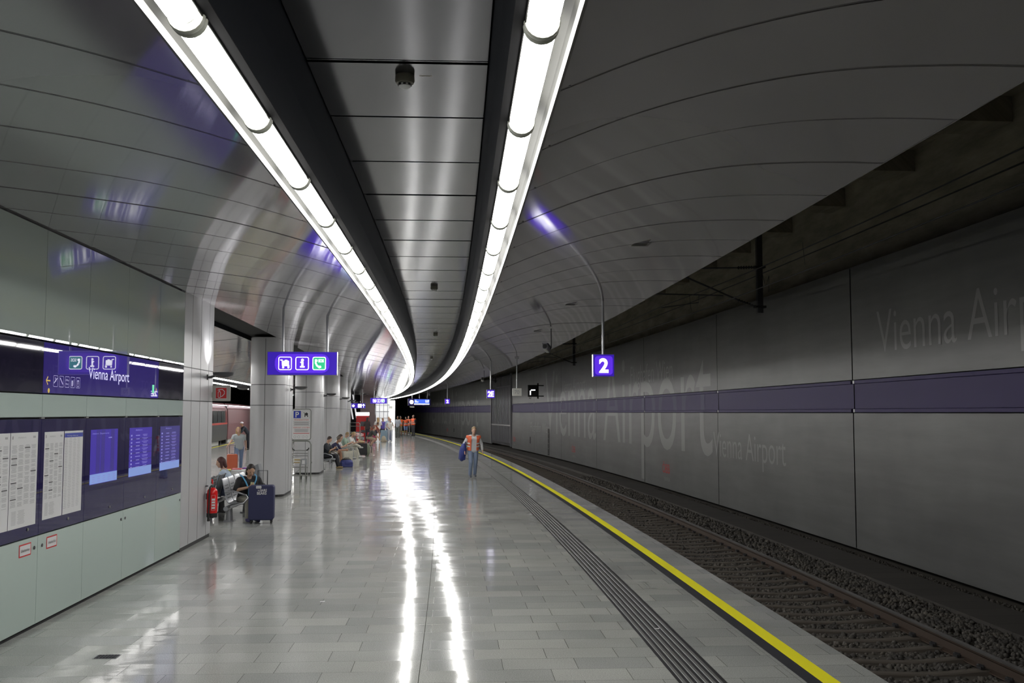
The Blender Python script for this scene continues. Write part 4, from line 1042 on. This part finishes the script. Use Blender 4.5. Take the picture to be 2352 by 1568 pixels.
MB().prism([(-1.5, 0), (.05, 0), (-.35, 3.7), (-1.5, 3.7)], .2, 1, None, 1.2).obj('stair_cheek', make_concrete('poster_blur', (.05, .035, .03), (.20, .15, .16)), t)
MB().prism([(-3.4, 0), (-1.5, 0), (-1.5, 3.7), (-3.4, 3.7)], .2, 1, None, 1.6).obj('stair_wall', M_flange, t)
for k, x in enumerate((-3.1, -2.6, -2.25)):
    MB().add([(x, .9, 3.7), (x+.12, .9, 3.7), (x+.5, .9, 1.5), (x+.38, .9, 1.5), (x, 1.0, 3.7), (x+.12, 1.0, 3.7), (x+.5, 1.0, 1.5), (x+.38, 1.0, 1.5)], [(0,1,2,3),(7,6,5,4),(0,4,5,1),(1,5,6,2),(2,6,7,3),(3,7,4,0)]).obj('stair_rail', M_wht, t)

# floor drain and cover
t = thing('floor_drain', 'small dark rectangular drain grate in the pale tiles', 'drain', frame(614.59, 8.92, 0))
MB().box((0, 0, .001), (.20, .15, .003)).obj('grate_frame', M_steel, t); m = MB(); MB().box((0, 0, .003), (.18, .13, .001)).obj('grate_void', M_dark, t)
for k in range(7): m.box((-.078 + k*.026, 0, .004), (.006, .125, .002))
for k in range(4): m.box((0, -.05 + k*.033, .004), (.175, .006, .002))
m.obj('grate_bars', M_steeld, t)
t = thing('floor_cover', 'metal edged access cover between the grooved strip and yellow line', 'floor cover', frame(619.93, 12.15, 0))
MB().box((0, -.22, .0012), (.16, .014, .002)).box((0, .22, .0012), (.16, .014, .002)).obj('cover_edge', M_steel, t); MB().box((.02, 0, .0012), (.008, .42, .002)).box((-.012, 0, .0012), (.005, .42, .002)).obj('cover_seam', M_steel, t)
for x, s, nm in ((616.1, 11.3, 'paper scrap'), (619.52, 9.7, 'paper scrap')): tag(MB().add([(0, 0, .006), (.05, .01, .006), (.055, .03, .012), (.0, .025, .006)], [(0, 1, 2, 3)]).obj('litter', M_paper, None, frame(x, s, 0)), 'tiny white scrap of litter ' + ('on the open tiles' if x < 618 else 'on the grooved strip'), 'litter')
tag(MB().ell((0, 0, .02), (.05, .035, .02)).obj('litter', M_paper, None, frame(613.45, 38.0, 0)), 'crumpled white paper under the occupied bench', 'litter')

# ---- train on the other track --------------------------------------------
M_trr = mat('train_red', (.20, .02, .022), .3); M_trg = mat('train_grey', (.05, .052, .052), .35); M_trw = mat('train_window', (.10, .11, .11), .15); M_tro = mat('train_stripe', (.5, .03, .015), .4); M_trl = mat('train_pink', (.22, .09, .10), .4)
def car(s0, s1, label, body, plain=False):
    t = thing('train_car', label, 'train', frame(604.3, (s0+s1)/2, 0)); inv = t.matrix_world.inverted()
    def part(prof, a, b, nm, m, closed=True):
        q = SW().sweep(prof, a, b, 2.0, closed=closed); q.V = [inv @ v for v in q.V]; return q.obj(nm, m, t)
    part([(602.2, .2), (604.85, .2), (604.88, 1.3), (604.84, 2.3), (604.6, 2.75), (602.2, 2.85)], s0, s1, 'car_body', body)
    part([(602.5, -.45), (604.7, -.45), (604.75, .2), (602.5, .2)], s0 + 1, s1 - 3.5, 'underframe', M_boardm)
    if not plain:
        part([(604.87, .2), (604.895, .7), (604.90, 1.28)], s0, s1 - .02, 'lower_panel', M_trg, False)
        part([(604.905, 1.28), (604.905, 1.40)], s0, s1, 'side_stripe', M_tro, False)
        s = s0 + .5
        while s < s1 - 3:
            part([(604.90, 1.42), (604.88, 2.2)], s, s + 1.9, 'window', M_trw, False); s += 2.1
        part([(604.89, 1.4), (604.88, 2.25)], s1 - .9, s1 - .2, 'door_pillar', M_trr, False)
    part([(604.86, 2.56), (604.88, 2.60), (604.84, 2.62)], s0, s1, 'roof_light_line', M_signwhite, False)
    for a in (s1 - 2.6, s1 - 1.2): MB().cone((0, 0, 0), (-.1, 0, 0), .40, n=20).obj('wheel', M_rubber, t, inv @ frame(604.6, a, -.15))
    MB().box((0, 0, 1.2), (2.4, .35, 2.8)).obj('gangway', M_rubber, t, inv @ frame(603.6, s1 + .2, 0))
car(38, 73.3, 'dark grey and red railcar with windows seen between the columns', M_trl)
car(74.0, 108, 'plain pinkish red railcar behind the travellers at the train door', M_trl, True)
struct(SW().sweep([(600.4, -.5), (600.4, 3.0), (601.5, 3.3), (601.5, 7)], 12, 150, 2.0).obj('wall_far_side', M_dark))

# ================================================================== PEOPLE
def bake(m, name, voxel, smooth=3):
    me = m.mesh(name); o = bpy.data.objects.new(name, me); col.objects.link(o)
    r = o.modifiers.new('r', 'REMESH'); r.mode = 'VOXEL'; r.voxel_size = voxel; r.use_smooth_shade = True
    if smooth: q = o.modifiers.new('q', 'SMOOTH'); q.iterations = smooth; q.factor = .5
    dg = bpy.context.evaluated_depsgraph_get(); dg.update()
    out = bpy.data.meshes.new_from_object(o.evaluated_get(dg)); bpy.data.objects.remove(o); bpy.data.meshes.remove(me)
    if len(out.polygons) == 0: raise RuntimeError('empty remesh ' + name)
    out.polygons.foreach_set('use_smooth', [True] * len(out.polygons)); return out
def cmat(c, rough=.8): return mat('cloth_%02x%02x%02x' % tuple(int(min(1, x) * 255) for x in c), c, rough)
SKIN = {'light': (.52, .32, .23), 'tan': (.40, .21, .13), 'brown': (.22, .11, .065), 'asian': (.44, .27, .18)}
def V3(a): return Vector(a)
def person(label, r, s, yaw, pose, skin='light', hair=('short', (.05, .03, .02)), top=((.5, .5, .5), .45), bottom=((.1, .1, .15), 1.0), shoes=(.5, .5, .5),
           vest=None, k=1.0, vox=.013, group=None, extra=None, openv=False):
    """local frame: x right of viewer when facing +y ; the person faces -y rotated by yaw"""
    J = dict(hip=(0, 0, .90), neck=(0, .0, 1.43), headf=(0, -1, 0), headp=0.0,
             kL=(-.10, -.02, .48), kR=(.10, -.02, .48), aL=(-.11, .02, .08), aR=(.11, .02, .08),
             eL=(-.24, .03, 1.13), eR=(.24, .03, 1.13), wL=(-.25, -.05, .88), wR=(.25, -.05, .88), fdir=(0, -1, 0), sw=.175, grip=0)
    J.update(pose); J = {a: (V3(b) if isinstance(b, tuple) else b) for a, b in J.items()}
    t = thing('person', label, 'person', frame(r, s, 0, yaw) @ Matrix.Scale(k, 4), group)
    hip, neck = J['hip'], J['neck']; up = (neck - hip).normalized(); X = J.get('side', V3((1, 0, 0))).normalized()
    fw = X.cross(up); fw = -fw if fw.dot(J['headf']) < 0 else fw
    sh = {g: neck - up * .075 + X * g * J['sw'] for g in (-1, 1)}; hp = {g: hip + X * g * .09 for g in (-1, 1)}
    el = {-1: J['eL'], 1: J['eR']}; wr = {-1: J['wL'], 1: J['wR']}; kn = {-1: J['kL'], 1: J['kR']}; an = {-1: J['aL'], 1: J['aR']}
    fd = {-1: J.get('fL', J['fdir']).normalized(), 1: J.get('fR', J['fdir']).normalized()}
    hf = J['headf'].normalized(); pz_ = J['headp']; hx = hf.cross(V3((0, 0, 1))).normalized()
    Rp = Matrix.Rotation(-pz_, 3, hx); hfd = Rp @ hf; hu = Rp @ V3((0, 0, 1))
    hc = neck + (up * .5 + hu * .5) * .155 + hfd * .02
    HM = Matrix((hx, -hfd, hu)).transposed()
    def torso(m, g):
        ch = hip.lerp(neck, .70); wa = hip.lerp(neck, .33)
        for q in (-1, 1):
            m.cap(hip + X*q*.075, wa + X*q*.062, .098+g, .088+g).cap(wa + X*q*.062, ch + X*q*.085, .088+g, .098+g).cap(ch + X*q*.085, neck - up*.06 + X*q*.09, .095+g, .055+g)
            m.cap(neck - up*.06 + X*q*.09, sh[q], .055+g, .05+g)
        m.cap(hip, wa, .098+g, .088+g).cap(wa, ch, .088+g, .098+g).cap(hip - X*.05, hip + X*.05, .10+g).cap(ch - X*.06, ch + X*.06, .10+g)
    b = MB(); torso(b, -.008)
    b.cap(neck - up*.03, neck + up*.07, .052, .048)
    b.ell(hc, (.073, .090, .108), HM).ell(hc + hfd*.035 - hu*.055, (.052, .055, .052), HM)
    b.ell(hc + hfd*.094 - hu*.012, (.012, .016, .022), HM)
    for q in (-1, 1): b.ell(hc + hx*q*.074 - hu*.01, (.010, .018, .030), HM)
    for q in (-1, 1):
        b.cap(sh[q], el[q], .046, .037).cap(el[q], wr[q], .036, .026)
        ad = (wr[q] - el[q]).normalized(); hd = J.get('hL' if q < 0 else 'hR', ad); hd = hd.normalized()
        pal = J.get('pL' if q < 0 else 'pR', X * -q).normalized(); side = hd.cross(pal).normalized()
        pc = wr[q] + hd*.055; PM = Matrix((side, hd, pal)).transposed()
        b.ell(pc, (.040, .055, .017), PM, nu=12, nv=8)
        curl = J['grip'] if J['grip'] else .35
        for i, (o, l) in enumerate(((-.030, .062), (-.010, .072), (.011, .067), (.030, .052))):
            p0 = pc + side*o + hd*.040; d1 = (hd*math.cos(curl) + pal*math.sin(curl)); p1 = p0 + d1*l*.5
            d2 = (hd*math.cos(curl*2.2) + pal*math.sin(curl*2.2)); p2 = p1 + d2*l*.5
            b.cap(p0, p1, .0095, .0088, 8).cap(p1, p2, .0088, .0075, 8)
        tq = side * (-1 if side.dot(J.get('thumb', V3((0, -.3, 1)))) < 0 else 1)
        b.cap(wr[q] + hd*.03 + tq*.028, pc + tq*.052 + hd*.012 + pal*.01, .012, .010, 8).cap(pc + tq*.052 + hd*.012 + pal*.01, pc + tq*.050 + hd*.045 + pal*.022, .010, .008, 8)
        b.cap(hp[q], kn[q], .082, .054).cap(kn[q], kn[q].lerp(an[q], .35), .052, .054).cap(kn[q].lerp(an[q], .35), an[q], .054, .034)
        b.cap(an[q] - V3((0, 0, .03)), an[q] - V3((0, 0, .045)) + fd[q]*.11, .036, .028)
    link('body', bake(b, 'body', vox, 2), mat('skin_' + skin, SKIN[skin], .55), t)
    e = MB()
    for q in (-1, 1): MB().ell(hc + hx*q*.031 + hfd*.082 + hu*.012, (.012, .006, .006), HM, nu=8, nv=6).obj('eye', M_ink, t)
    MB().ell(hc + hfd*.086 - hu*.052, (.022, .006, .005), HM, nu=8, nv=6).obj('mouth', mat('lips', (.30, .09, .08), .5), t)
    # hair
    st_, hcol = hair; h = MB(); hm = mat('hair_%02x%02x%02x' % tuple(int(c*255) for c in hcol), hcol, .6)
    if st_ != 'cap':
        h.ell(hc - hfd*.018 + hu*.026, (.083, .090, .098), HM)
        if st_ == 'long':
            for q in (-1, 0, 1): h.cap(hc + hx*q*.045 - hfd*.045 + hu*.02, hc + hx*q*.050 - hfd*.085 - hu*.22, .052, .035)
        if st_ == 'bob':
            for q in (-1, 1): h.cap(hc + hx*q*.062 - hfd*.02 + hu*.02, hc + hx*q*.062 - hfd*.01 - hu*.10, .032, .024)
            h.cap(hc - hfd*.06 + hu*.02, hc - hfd*.07 - hu*.10, .06, .045)
        if st_ == 'tail': h.cap(hc - hfd*.09 + hu*.02, hc - hfd*.13 - hu*.10, .032, .018)
        if st_ == 'bun': h.ell(hc - hfd*.085 + hu*.07, (.04, .04, .04))
        # keep the face clear
        cut = MB().ell(hc + hfd*.075 - hu*.030, (.068, .060, .088), HM)
        me = bake(h, 'hair', .008, 2); bm = bmesh.new(); bm.from_mesh(me)
        kill = [v for v in bm.verts if (v.co - hc).dot(hfd) > .030 and (v.co - hc).dot(hu) < .050]
        bmesh.ops.delete(bm, geom=kill, context='VERTS'); bm.to_mesh(me); bm.free(); link('hair', me, hm, t)
    else:
        h.ell(hc - hfd*.01 + hu*.045, (.082, .095, .075), HM).ell(hc + hfd*.10 + hu*.045, (.06, .05, .008), HM); link('cap', bake(h, 'cap', .008, 1), hm, t)
    # clothes
    tc, slv = top; m = MB(); torso(m, .014)
    for q in (-1, 1):
        if slv > 0:
            m.cap(sh[q], sh[q].lerp(el[q], min(slv*2, 1)), .066, .058)
            if slv > .5: m.cap(el[q], el[q].lerp(wr[q], (slv-.5)*2), .050, .038)
    ms = bake(m, 'shirt', vox, 1); link('shirt', ms, cmat(tc), t)
    bc, ll = bottom; m = MB(); m.cap(hip - X*.085, hip + X*.085, .108).cap(hip - X*.07 + up*.06, hip + X*.07 + up*.06, .098)
    for q in (-1, 1):
        u = min(ll*2, 1); m.cap(hp[q], hp[q].lerp(kn[q], u), .096, .068 + .028*(1-u) + (.012 if ll < .6 else 0))
        if ll > .5:
            v = (ll-.5)*2; m.cap(kn[q], kn[q].lerp(an[q], v), .068, .056)
    link('trousers' if ll > .6 else 'shorts', bake(m, 'trousers', vox, 1), cmat(bc), t)
    for q in (-1, 1):
        m = MB(); c = an[q] - V3((0, 0, .035)); m.cap(c - fd[q]*.035, c + fd[q]*.12 - V3((0, 0, .008)), .043, .036).cap(c, c + V3((0, 0, .03)), .042)
        me = bake(m, 'shoe', .012, 1); bm = bmesh.new(); bm.from_mesh(me)
        zmin = an[q].z - .08
        for v in bm.verts:
            if v.co.z < zmin + .004: v.co.z = zmin + .004
        bm.to_mesh(me); bm.free(); link('shoe', me, cmat(shoes, .5), t)
    if vest:
        m = MB(); torso(m, .028); ms = bake(m, 'vest', vox, 1); bm = bmesh.new(); bm.from_mesh(ms)
        bmesh.ops.bisect_plane(bm, geom=bm.verts[:]+bm.edges[:]+bm.faces[:], plane_co=neck - up*.012, plane_no=up, clear_outer=True)
        bmesh.ops.bisect_plane(bm, geom=bm.verts[:]+bm.edges[:]+bm.faces[:], plane_co=hip + up*.0, plane_no=-up, clear_outer=True)
        if openv: bmesh.ops.delete(bm, geom=[v for v in bm.verts if abs((v.co - hip).dot(X)) < .075 and (v.co - hip).dot(fw) > .02], context='VERTS')
        bm.to_mesh(ms); bm.free(); v = link('safety_vest', ms, mat('vest_%02x' % int(vest[1]*255), vest, .6, emit=None), t)
        m = MB()
        for z in (.22, .42):
            c = hip.lerp(neck, z); n = 28
            for i in range(n):
                a0, a1 = 2*math.pi*i/n, 2*math.pi*(i+1)/n
                if openv and abs(math.cos(a0)) < .45 and math.sin(a0) > 0: continue
                pa = c + X*.206*math.cos(a0) + fw*.136*math.sin(a0); pb = c + X*.206*math.cos(a1) + fw*.136*math.sin(a1)
                m.add([pa, pb, pb + up*.045, pa + up*.045], [(0, 1, 2, 3)])
        m.obj('reflective_band', mat('reflective_band', (.65, .65, .62), .3), v)
    if extra: extra(t, dict(hip=hip, neck=neck, up=up, X=X, fw=fw, hc=hc, hfd=hfd, hu=hu, hx=hx, wr=wr, sh=sh))
    return t
def sit(lean=.25, knee=.46, dk=.42, hipz=.46, feet=.10, sp=.10, **kw):
    """seated facing -y, hips at the origin"""
    p = dict(hip=(0, 0, hipz), neck=(0, -lean, hipz + .50), kL=(-sp, -dk, knee), kR=(sp, -dk, knee), aL=(-sp, -dk - feet, .08), aR=(sp, -dk - feet, .08),
             eL=(-.23, -lean - .08, hipz + .20), eR=(.23, -lean - .08, hipz + .20), wL=(-.08, -lean - .26, hipz + .26), wR=(.08, -lean - .26, hipz + .26), headp=.5)
    p.update(kw); return p
R90 = math.pi/2
# -- woman with the phone, seated; a little turned to the camera
pose = sit(.20, .40, .38, .42, .02, .085, headp=.62, neck=(0, -.17, .86), eL=(-.26, -.16, .60), eR=(.27, -.16, .60), wL=(-.085, -.33, .655), wR=(.075, -.34, .64),
           pL=V3((.2, .1, 1)), pR=V3((0, .3, 1)), hL=V3((.75, -.35, .35)), hR=V3((-.75, -.5, .25)), grip=.75, sw=.185)
lady = person('woman in a black t-shirt with light blue straps looking down at a phone', 613.62, 19.98, .50, pose, 'asian', ('bob', (.018, .012, .010)), ((.012, .012, .014), .44), ((.26, .25, .21), .96), (.05, .045, .14), vox=.009)
def lady_extra():
    t = lady
    m = MB()
    for q in (-1, 1):
        m.tube([(q*.145, -.085, .885), (q*.135, -.20, .855), (q*.105, -.262, .78), (q*.05, -.262, .66)], .014, 6)
    m.obj('backpack_strap', mat('sky_blue', (.10, .36, .62), .6), t)
lady_extra()
tag(MB().rbox((0, 0, 0), (.13, .05, .20), .03, 4, None, 1).obj('pouch', mat('sky_blue', (.10, .36, .62), .6), None, lady.matrix_world @ Matrix.Translation((.02, -.275, .58))), 'light blue pouch on the lap of the seated woman with the phone', 'bag')
ph = MB().rbox((0, 0, 0), (.075, .010, .145), .012, 4, None, 1).obj('mobile_phone', mat('phone_green', (.30, .33, .18), .4), None, lady.matrix_world @ Matrix.Translation((-.012, -.405, .70)) @ Matrix.Rotation(-.65, 4, 'X') @ Matrix.Rotation(.25, 4, 'Y'))
tag(ph, 'green cased mobile phone held by the seated woman', 'phone')
# -- woman seated on the far row, facing the other platform (image left)
person('woman with dark red-brown hair and pale denim jacket seated facing left', 612.98, 21.6, -R90, sit(.16, .42, .40, .44, .03, .09, headp=.30, neck=(0, -.13, .90)), 'light', ('bob', (.06, .018, .016)), ((.42, .50, .60), .95), ((.10, .12, .2), .95), (.4, .4, .4))
# -- people on the other side of the columns
person('woman with long blonde hair, grey top and light jeans stepping toward the train', 610.55, 36.6, .3, dict(neck=(-.05, -.10, 1.40), kL=(-.12, -.12, .48), aL=(-.12, .02, .08), kR=(.09, .10, .48), aR=(.10, .22, .12), eL=(-.30, -.16, 1.16), wL=(-.46, -.32, .98)), 'light', ('long', (.42, .28, .12)), ((.42, .46, .48), .3), ((.20, .27, .42), .97), (.5, .5, .5), k=.95)
person('man in dark clothes with a light cap leaning toward the train door', 607.9, 58.5, -1.2, dict(neck=(0, -.32, 1.32), eL=(-.24, -.42, 1.02), eR=(.24, -.42, 1.02), wL=(-.20, -.60, .88), wR=(.20, -.60, .88)), 'tan', ('cap', (.55, .53, .58)), ((.025, .028, .04), .95), ((.02, .022, .03), .97), (.05, .05, .05))
person('dark haired man in a dark blue shirt partly behind the large column', 608.3, 60.0, -1.0, {}, 'tan', ('short', (.03, .02, .015)), ((.04, .05, .09), .45), ((.03, .03, .05), .97), (.1, .1, .1))
suitcase(610.50, 35.5, .2, (.36, .26, .66), mat('orange_shell', (.50, .11, .05), .4), 'orange red suitcase on the far platform behind the seated women', .30)
# -- seated row
RS = R90 * .86
tq = person('dark haired boy in a black t-shirt sitting with a phone, nearest of the row', 613.42, 38.35, RS, sit(.16, .47, .45, .46, .10, .08, headp=.5, neck=(0, -.12, .95), wR=(.10, -.36, .72), wL=(-.05, -.38, .74)), 'light', ('short', (.03, .018, .012)), ((.02, .024, .03), .45), ((.012, .012, .016), .97), (.25, .18, .08))
tag(MB().rbox((0, 0, 0), (.07, .012, .14), .01, 3, None, 1).obj('mobile_phone', M_ink, None, tq.matrix_world @ Matrix.Translation((.02, -.49, .78)) @ Matrix.Rotation(-.6, 4, 'X')), 'black mobile phone held by the boy in black', 'phone')
tag(MB().rbox((0, 0, 0), (.24, .08, .13), .05, 4, Matrix.Rotation(.3, 4, 'Z'), 1).obj('waist_bag', mat('floral_cream', (.40, .36, .24), .7), None, tq.matrix_world @ Matrix.Translation((.13, -.17, .62))), 'small cream patterned bag at the hip of the boy in black', 'bag')
person('man in a navy t-shirt and light shorts leaning forward, bare legs crossed', 613.45, 40.3, RS, sit(.36, .50, .44, .46, .04, .05, neck=(0, -.32, .90), headp=.35, kL=(-.02, -.46, .56), aL=(.10, -.50, .20), wL=(-.06, -.66, .62), wR=(.06, -.66, .60), eL=(-.23, -.42, .62), eR=(.23, -.42, .60)), 'tan', ('short', (.10, .075, .055)), ((.025, .022, .065), .44), ((.42, .36, .28), .35), (.6, .6, .6), k=1.0)
person('dark haired woman in a white and navy top between man and blonde girl', 613.50, 41.75, RS, sit(.24, .48, .45, .46, .06, .07, headp=.5), 'light', ('tail', (.05, .03, .02)), ((.60, .60, .60), .45), ((.38, .36, .30), .97), (.5, .48, .45))
person('person with sandy hair in a pale green shirt hidden among the seated', 613.66, 46.2, RS, sit(.15, .48, .45, .46, .06, .08), 'light', ('short', (.28, .20, .10)), ((.34, .45, .36), .45), ((.3, .3, .28), .97), (.5, .5, .5))
person('blonde girl in a white t-shirt and cream trousers with one leg crossed', 613.80, 47.0, RS, sit(.26, .50, .46, .46, .10, .06, headp=.55, kL=(-.04, -.44, .62), aL=(.14, -.62, .52), kR=(.10, -.44, .48), aR=(.10, -.60, .08)), 'light', ('tail', (.38, .27, .13)), ((.68, .68, .66), .45), ((.56, .54, .47), .95), (.62, .62, .6), k=1.0)
# bags
def duffel(r, s, yaw, dims, m, label, top=None, name='bag'):
    t = thing(name, label, 'bag', frame(r, s, 0, yaw)); b = MB(); wd, dp, h = dims
    b.ell((0, 0, h*.48), (wd/2, dp/2, h*.50)).box((0, 0, h*.30), (wd*.86, dp*.86, h*.58)); link('bag_body', bake(b, 'bag_body', .014, 4), m, t)
    MB().tube([(-wd*.22, -dp*.1, h*.86), (-wd*.15, -dp*.12, h*1.10), (wd*.15, -dp*.12, h*1.10), (wd*.22, -dp*.1, h*.86)], .010, 6).obj('bag_handle', top or M_rubber, t)
    if top: MB().ell((0, .02, h*.80), (wd*.40, dp*.40, h*.22)).obj('bag_flap', top, t, None, True)
    return t
duffel(614.20, 39.2, .3, (.52, .36, .33), mat('bag_blue', (.045, .055, .20), .7), 'blue travel bag with a black top on the floor by the bench', M_rubber)
def tote(r, s, label, yaw, m):
    t = thing('tote_bag', label, 'bag', frame(r, s, 0, yaw)); MB().prism([(-.20, 0), (.20, 0), (.22, .40), (.08, .36), (-.06, .40), (-.22, .37)], .14, 1, None, -.07).obj('bag_body', m, t)
    MB().tube([(-.12, -.07, .36), (-.06, -.08, .50), (.06, -.08, .50), (.12, -.07, .36)], .008, 6).obj('bag_handle', m, t)
    fl = Flat(-.075); 
    for q in range(5): fl.stroke([(-.15 + q*.07, .08 + .02*(q % 2)), (-.12 + q*.07, .28)], .012)
    fl.obj('bag_print', M_print, t)
Mtote = mat('tote_cream', (.62, .60, .50), .8)
tote(613.95, 45.3, 'left one of two cream printed tote bags on the floor', .2, Mtote); tote(614.18, 46.2, 'cream printed tote bag on the floor beside the crossed leg shoe', -.1, Mtote)
suitcase(614.47, 48.6, .1, (.50, .30, .62), mat('case_black', (.012, .012, .014), .5), 'black suitcase at the end of the seated row', .32)
t = thing('backpack', 'grey green backpack leaning on the black suitcase', 'bag', frame(614.74, 49.1, 0)); b = MB().ell((0, 0, .30), (.13, .22, .32)); link('bag_body', bake(b, 'bag_body', .014, 3), mat('pack_green', (.19, .21, .15), .8), t)
MB().tube([(.10, -.16, .55), (.19, -.12, .40), (.18, -.14, .15)], .018, 6).obj('strap', M_rubber, t)
t = thing('paper_bag', 'crumpled tan bag lying on top of the black suitcase', 'bag', frame(614.42, 48.6, .632)); b = MB().ell((0, 0, .06), (.19, .11, .065)).ell((-.07, 0, .12), (.07, .05, .07)); link('bag_body', bake(b, 'bag_body', .012, 1), mat('bag_tan', (.48, .36, .20), .8), t)
# -- distant standing crowd
ST = dict
def crowd(label, px_r, s, yaw, **k): return person(label, px_r, s, yaw, k.pop('pose', {}), vox=.016, **k)
arms_fold = dict(eL=(-.25, -.06, 1.16), eR=(.25, -.06, 1.16), wL=(-.05, -.24, 1.10), wR=(.07, -.24, 1.14))
crowd('woman in a loose white blouse and dark shorts seen from behind', 615.45, 71.8, math.pi, skin='tan', hair=('long', (.40, .26, .12)), top=((.66, .65, .63), .35), bottom=((.03, .03, .05), .30), shoes=(.7, .7, .7), pose=arms_fold, k=1.03)
crowd('dark haired person in black standing left of the white blouse', 614.75, 74.0, 2.6, skin='tan', hair=('long', (.03, .02, .02)), top=((.05, .035, .035), .6), bottom=((.03, .03, .04), .97), shoes=(.05, .05, .05), k=1.03)
crowd('person in a violet blue t-shirt right of the white blouse', 615.95, 76.5, .4, skin='tan', hair=('short', (.25, .18, .12)), top=((.10, .07, .32), .45), bottom=((.03, .03, .03), .97), shoes=(.1, .1, .1), k=1.0)
crowd('woman in a pale blue shirt with a black shoulder bag', 616.32, 74.5, -.3, skin='light', hair=('bun', (.40, .30, .18)), top=((.42, .50, .62), .9), bottom=((.10, .12, .22), .97), shoes=(.2, .2, .2), k=1.05)
crowd('woman in a white crop top and pale jeans at the front of the crowd', 616.28, 71.0, .2, skin='light', hair=('bun', (.42, .28, .14)), top=((.66, .64, .60), .0), bottom=((.42, .44, .50), .97), shoes=(.7, .7, .7), pose=dict(eL=(-.27, .05, 1.16), wL=(-.15, -.12, 1.02)), k=1.0)
crowd('tall person in a grey shirt in front of the bright shaft', 617.55, 84.0, -.6, skin='brown', hair=('short', (.02, .02, .02)), top=((.30, .32, .36), .5), bottom=((.10, .11, .10), .97), shoes=(.1, .1, .1), k=1.06)
crowd('person in a yellow shirt, orange vest and shorts beside the bright shaft', 618.1, 88.5, .5, skin='brown', hair=('short', (.02, .02, .02)), top=((.60, .40, .03), .45), bottom=((.20, .18, .15), .45), shoes=(.06, .06, .07), vest=(.80, .13, .04), k=1.05)
crowd('worker in an orange vest and denim shorts standing apart', 618.78, 91.0, .2, skin='brown', hair=('short', (.02, .02, .02)), top=((.05, .03, .04), .45), bottom=((.12, .19, .36), .40), shoes=(.04, .04, .04), vest=(.85, .12, .03), pose=arms_fold, k=1.0)
crowd('worker in a faded orange vest between the two others', 619.22, 93.0, -.2, skin='light', hair=('short', (.2, .1, .05)), top=((.5, .25, .2), .5), bottom=((.13, .13, .14), .97), shoes=(.15, .15, .15), vest=(.80, .16, .07), k=1.04)
wk = crowd('tall worker in an orange vest with a dark backpack, rightmost of the group', 619.38, 90.0, -.9, skin='light', hair=('short', (.35, .25, .2)), top=((.03, .03, .035), .6), bottom=((.05, .05, .06), .97), shoes=(.04, .04, .04), vest=(.90, .12, .02), pose=arms_fold, k=1.10)
t = thing('backpack', 'dark backpack on the back of the tall worker', 'bag', wk.matrix_world @ Matrix.Translation((0, .24, 1.18))); link('bag_body', bake(MB().ell((0, 0, 0), (.15, .10, .22)), 'bag_body', .016, 1), M_rubber, t)
crowd('blurred person in dark red bending over luggage near the ticket machine', 614.95, 69.5, 1.2, skin='tan', hair=('short', (.10, .05, .03)), top=((.30, .08, .05), .6), bottom=((.22, .13, .10), .97), shoes=(.2, .1, .1), pose=dict(neck=(0, -.34, 1.20), eL=(-.2, -.45, .92), eR=(.2, -.45, .92), wL=(-.12, -.55, .70), wR=(.12, -.55, .70), headp=.5))
crowd('person in a dark green top crouched by the distant trolley', 614.75, 60.5, 1.4, skin='light', hair=('short', (.15, .10, .08)), top=((.05, .055, .05), .5), bottom=((.38, .30, .22), .45), shoes=(.4, .35, .35), pose=dict(hip=(0, .1, .60), neck=(0, -.22, 1.02), kL=(-.12, -.30, .50), kR=(.12, -.30, .50), aL=(-.12, .0, .08), aR=(.12, .0, .08), eL=(-.24, -.35, .75), eR=(.24, -.35, .75), wL=(-.12, -.50, .62), wR=(.12, -.50, .62)))
suitcase(614.98, 70.5, .1, (.50, .28, .72), mat('case_magenta', (.36, .015, .10), .35), 'magenta suitcase beside the woman in white', .0)
suitcase(615.95, 74.0, -.1, (.52, .30, .80), mat('case_pale_blue', (.22, .31, .38), .4), 'pale grey blue suitcase standing in the crowd', .0)
t = thing('backpack', 'cream backpack on the floor by the woman in white', 'bag', frame(615.85, 71.5, 0)); link('bag_body', bake(MB().ell((0, 0, .22), (.17, .15, .24)).cap((-.1, 0, .1), (.12, 0, .1), .1), 'bag_body', .016, 2), mat('pack_cream', (.50, .44, .33), .8), t)
MB().tube([(.1, -.12, .38), (.16, -.14, .25), (.13, -.13, .1)], .015, 6).obj('strap', M_paper, t)
# -- the walker in the middle of the platform, seen from behind
wkr = person('person in an orange safety vest carrying a dark blue bag, walking alone on the platform', 618.66, 32.3, .15, dict(hip=(0, 0, .90), neck=(0, -.10, 1.38), kL=(-.09, -.10, .49), aL=(-.09, .02, .09), kR=(.09, .02, .48), aR=(.09, .14, .10), eL=(-.27, .05, 1.10), wL=(-.30, -.10, .88), eR=(.28, .0, 1.10), wR=(.30, -.08, .86), headp=.25), 'light', ('short', (.26, .17, .09)), ((.55, .56, .58), .9), ((.20, .25, .36), .97), (.10, .11, .14), vest=(.85, .16, .06), k=1.0, openv=True)
t = thing('shoulder_bag', 'dark blue shoulder bag carried at the side of the lone walker', 'bag', wkr.matrix_world @ Matrix.Translation((-.33, .03, .82)) @ Matrix.Rotation(.15, 4, 'Y')); link('bag_body', bake(MB().ell((0, 0, 0), (.12, .20, .30)).box((0, 0, -.06), (.18, .30, .36)), 'bag_body', .016, 3), mat('bag_deep_blue', (.018, .03, .16), .7), t)
MB().tube([(0, -.1, .25), (.08, -.04, .50), (.12, .0, .58), (.08, .06, .50), (0, .12, .25)], .014, 6).obj('strap', mat('bag_deep_blue', (.018, .03, .16), .7), t)
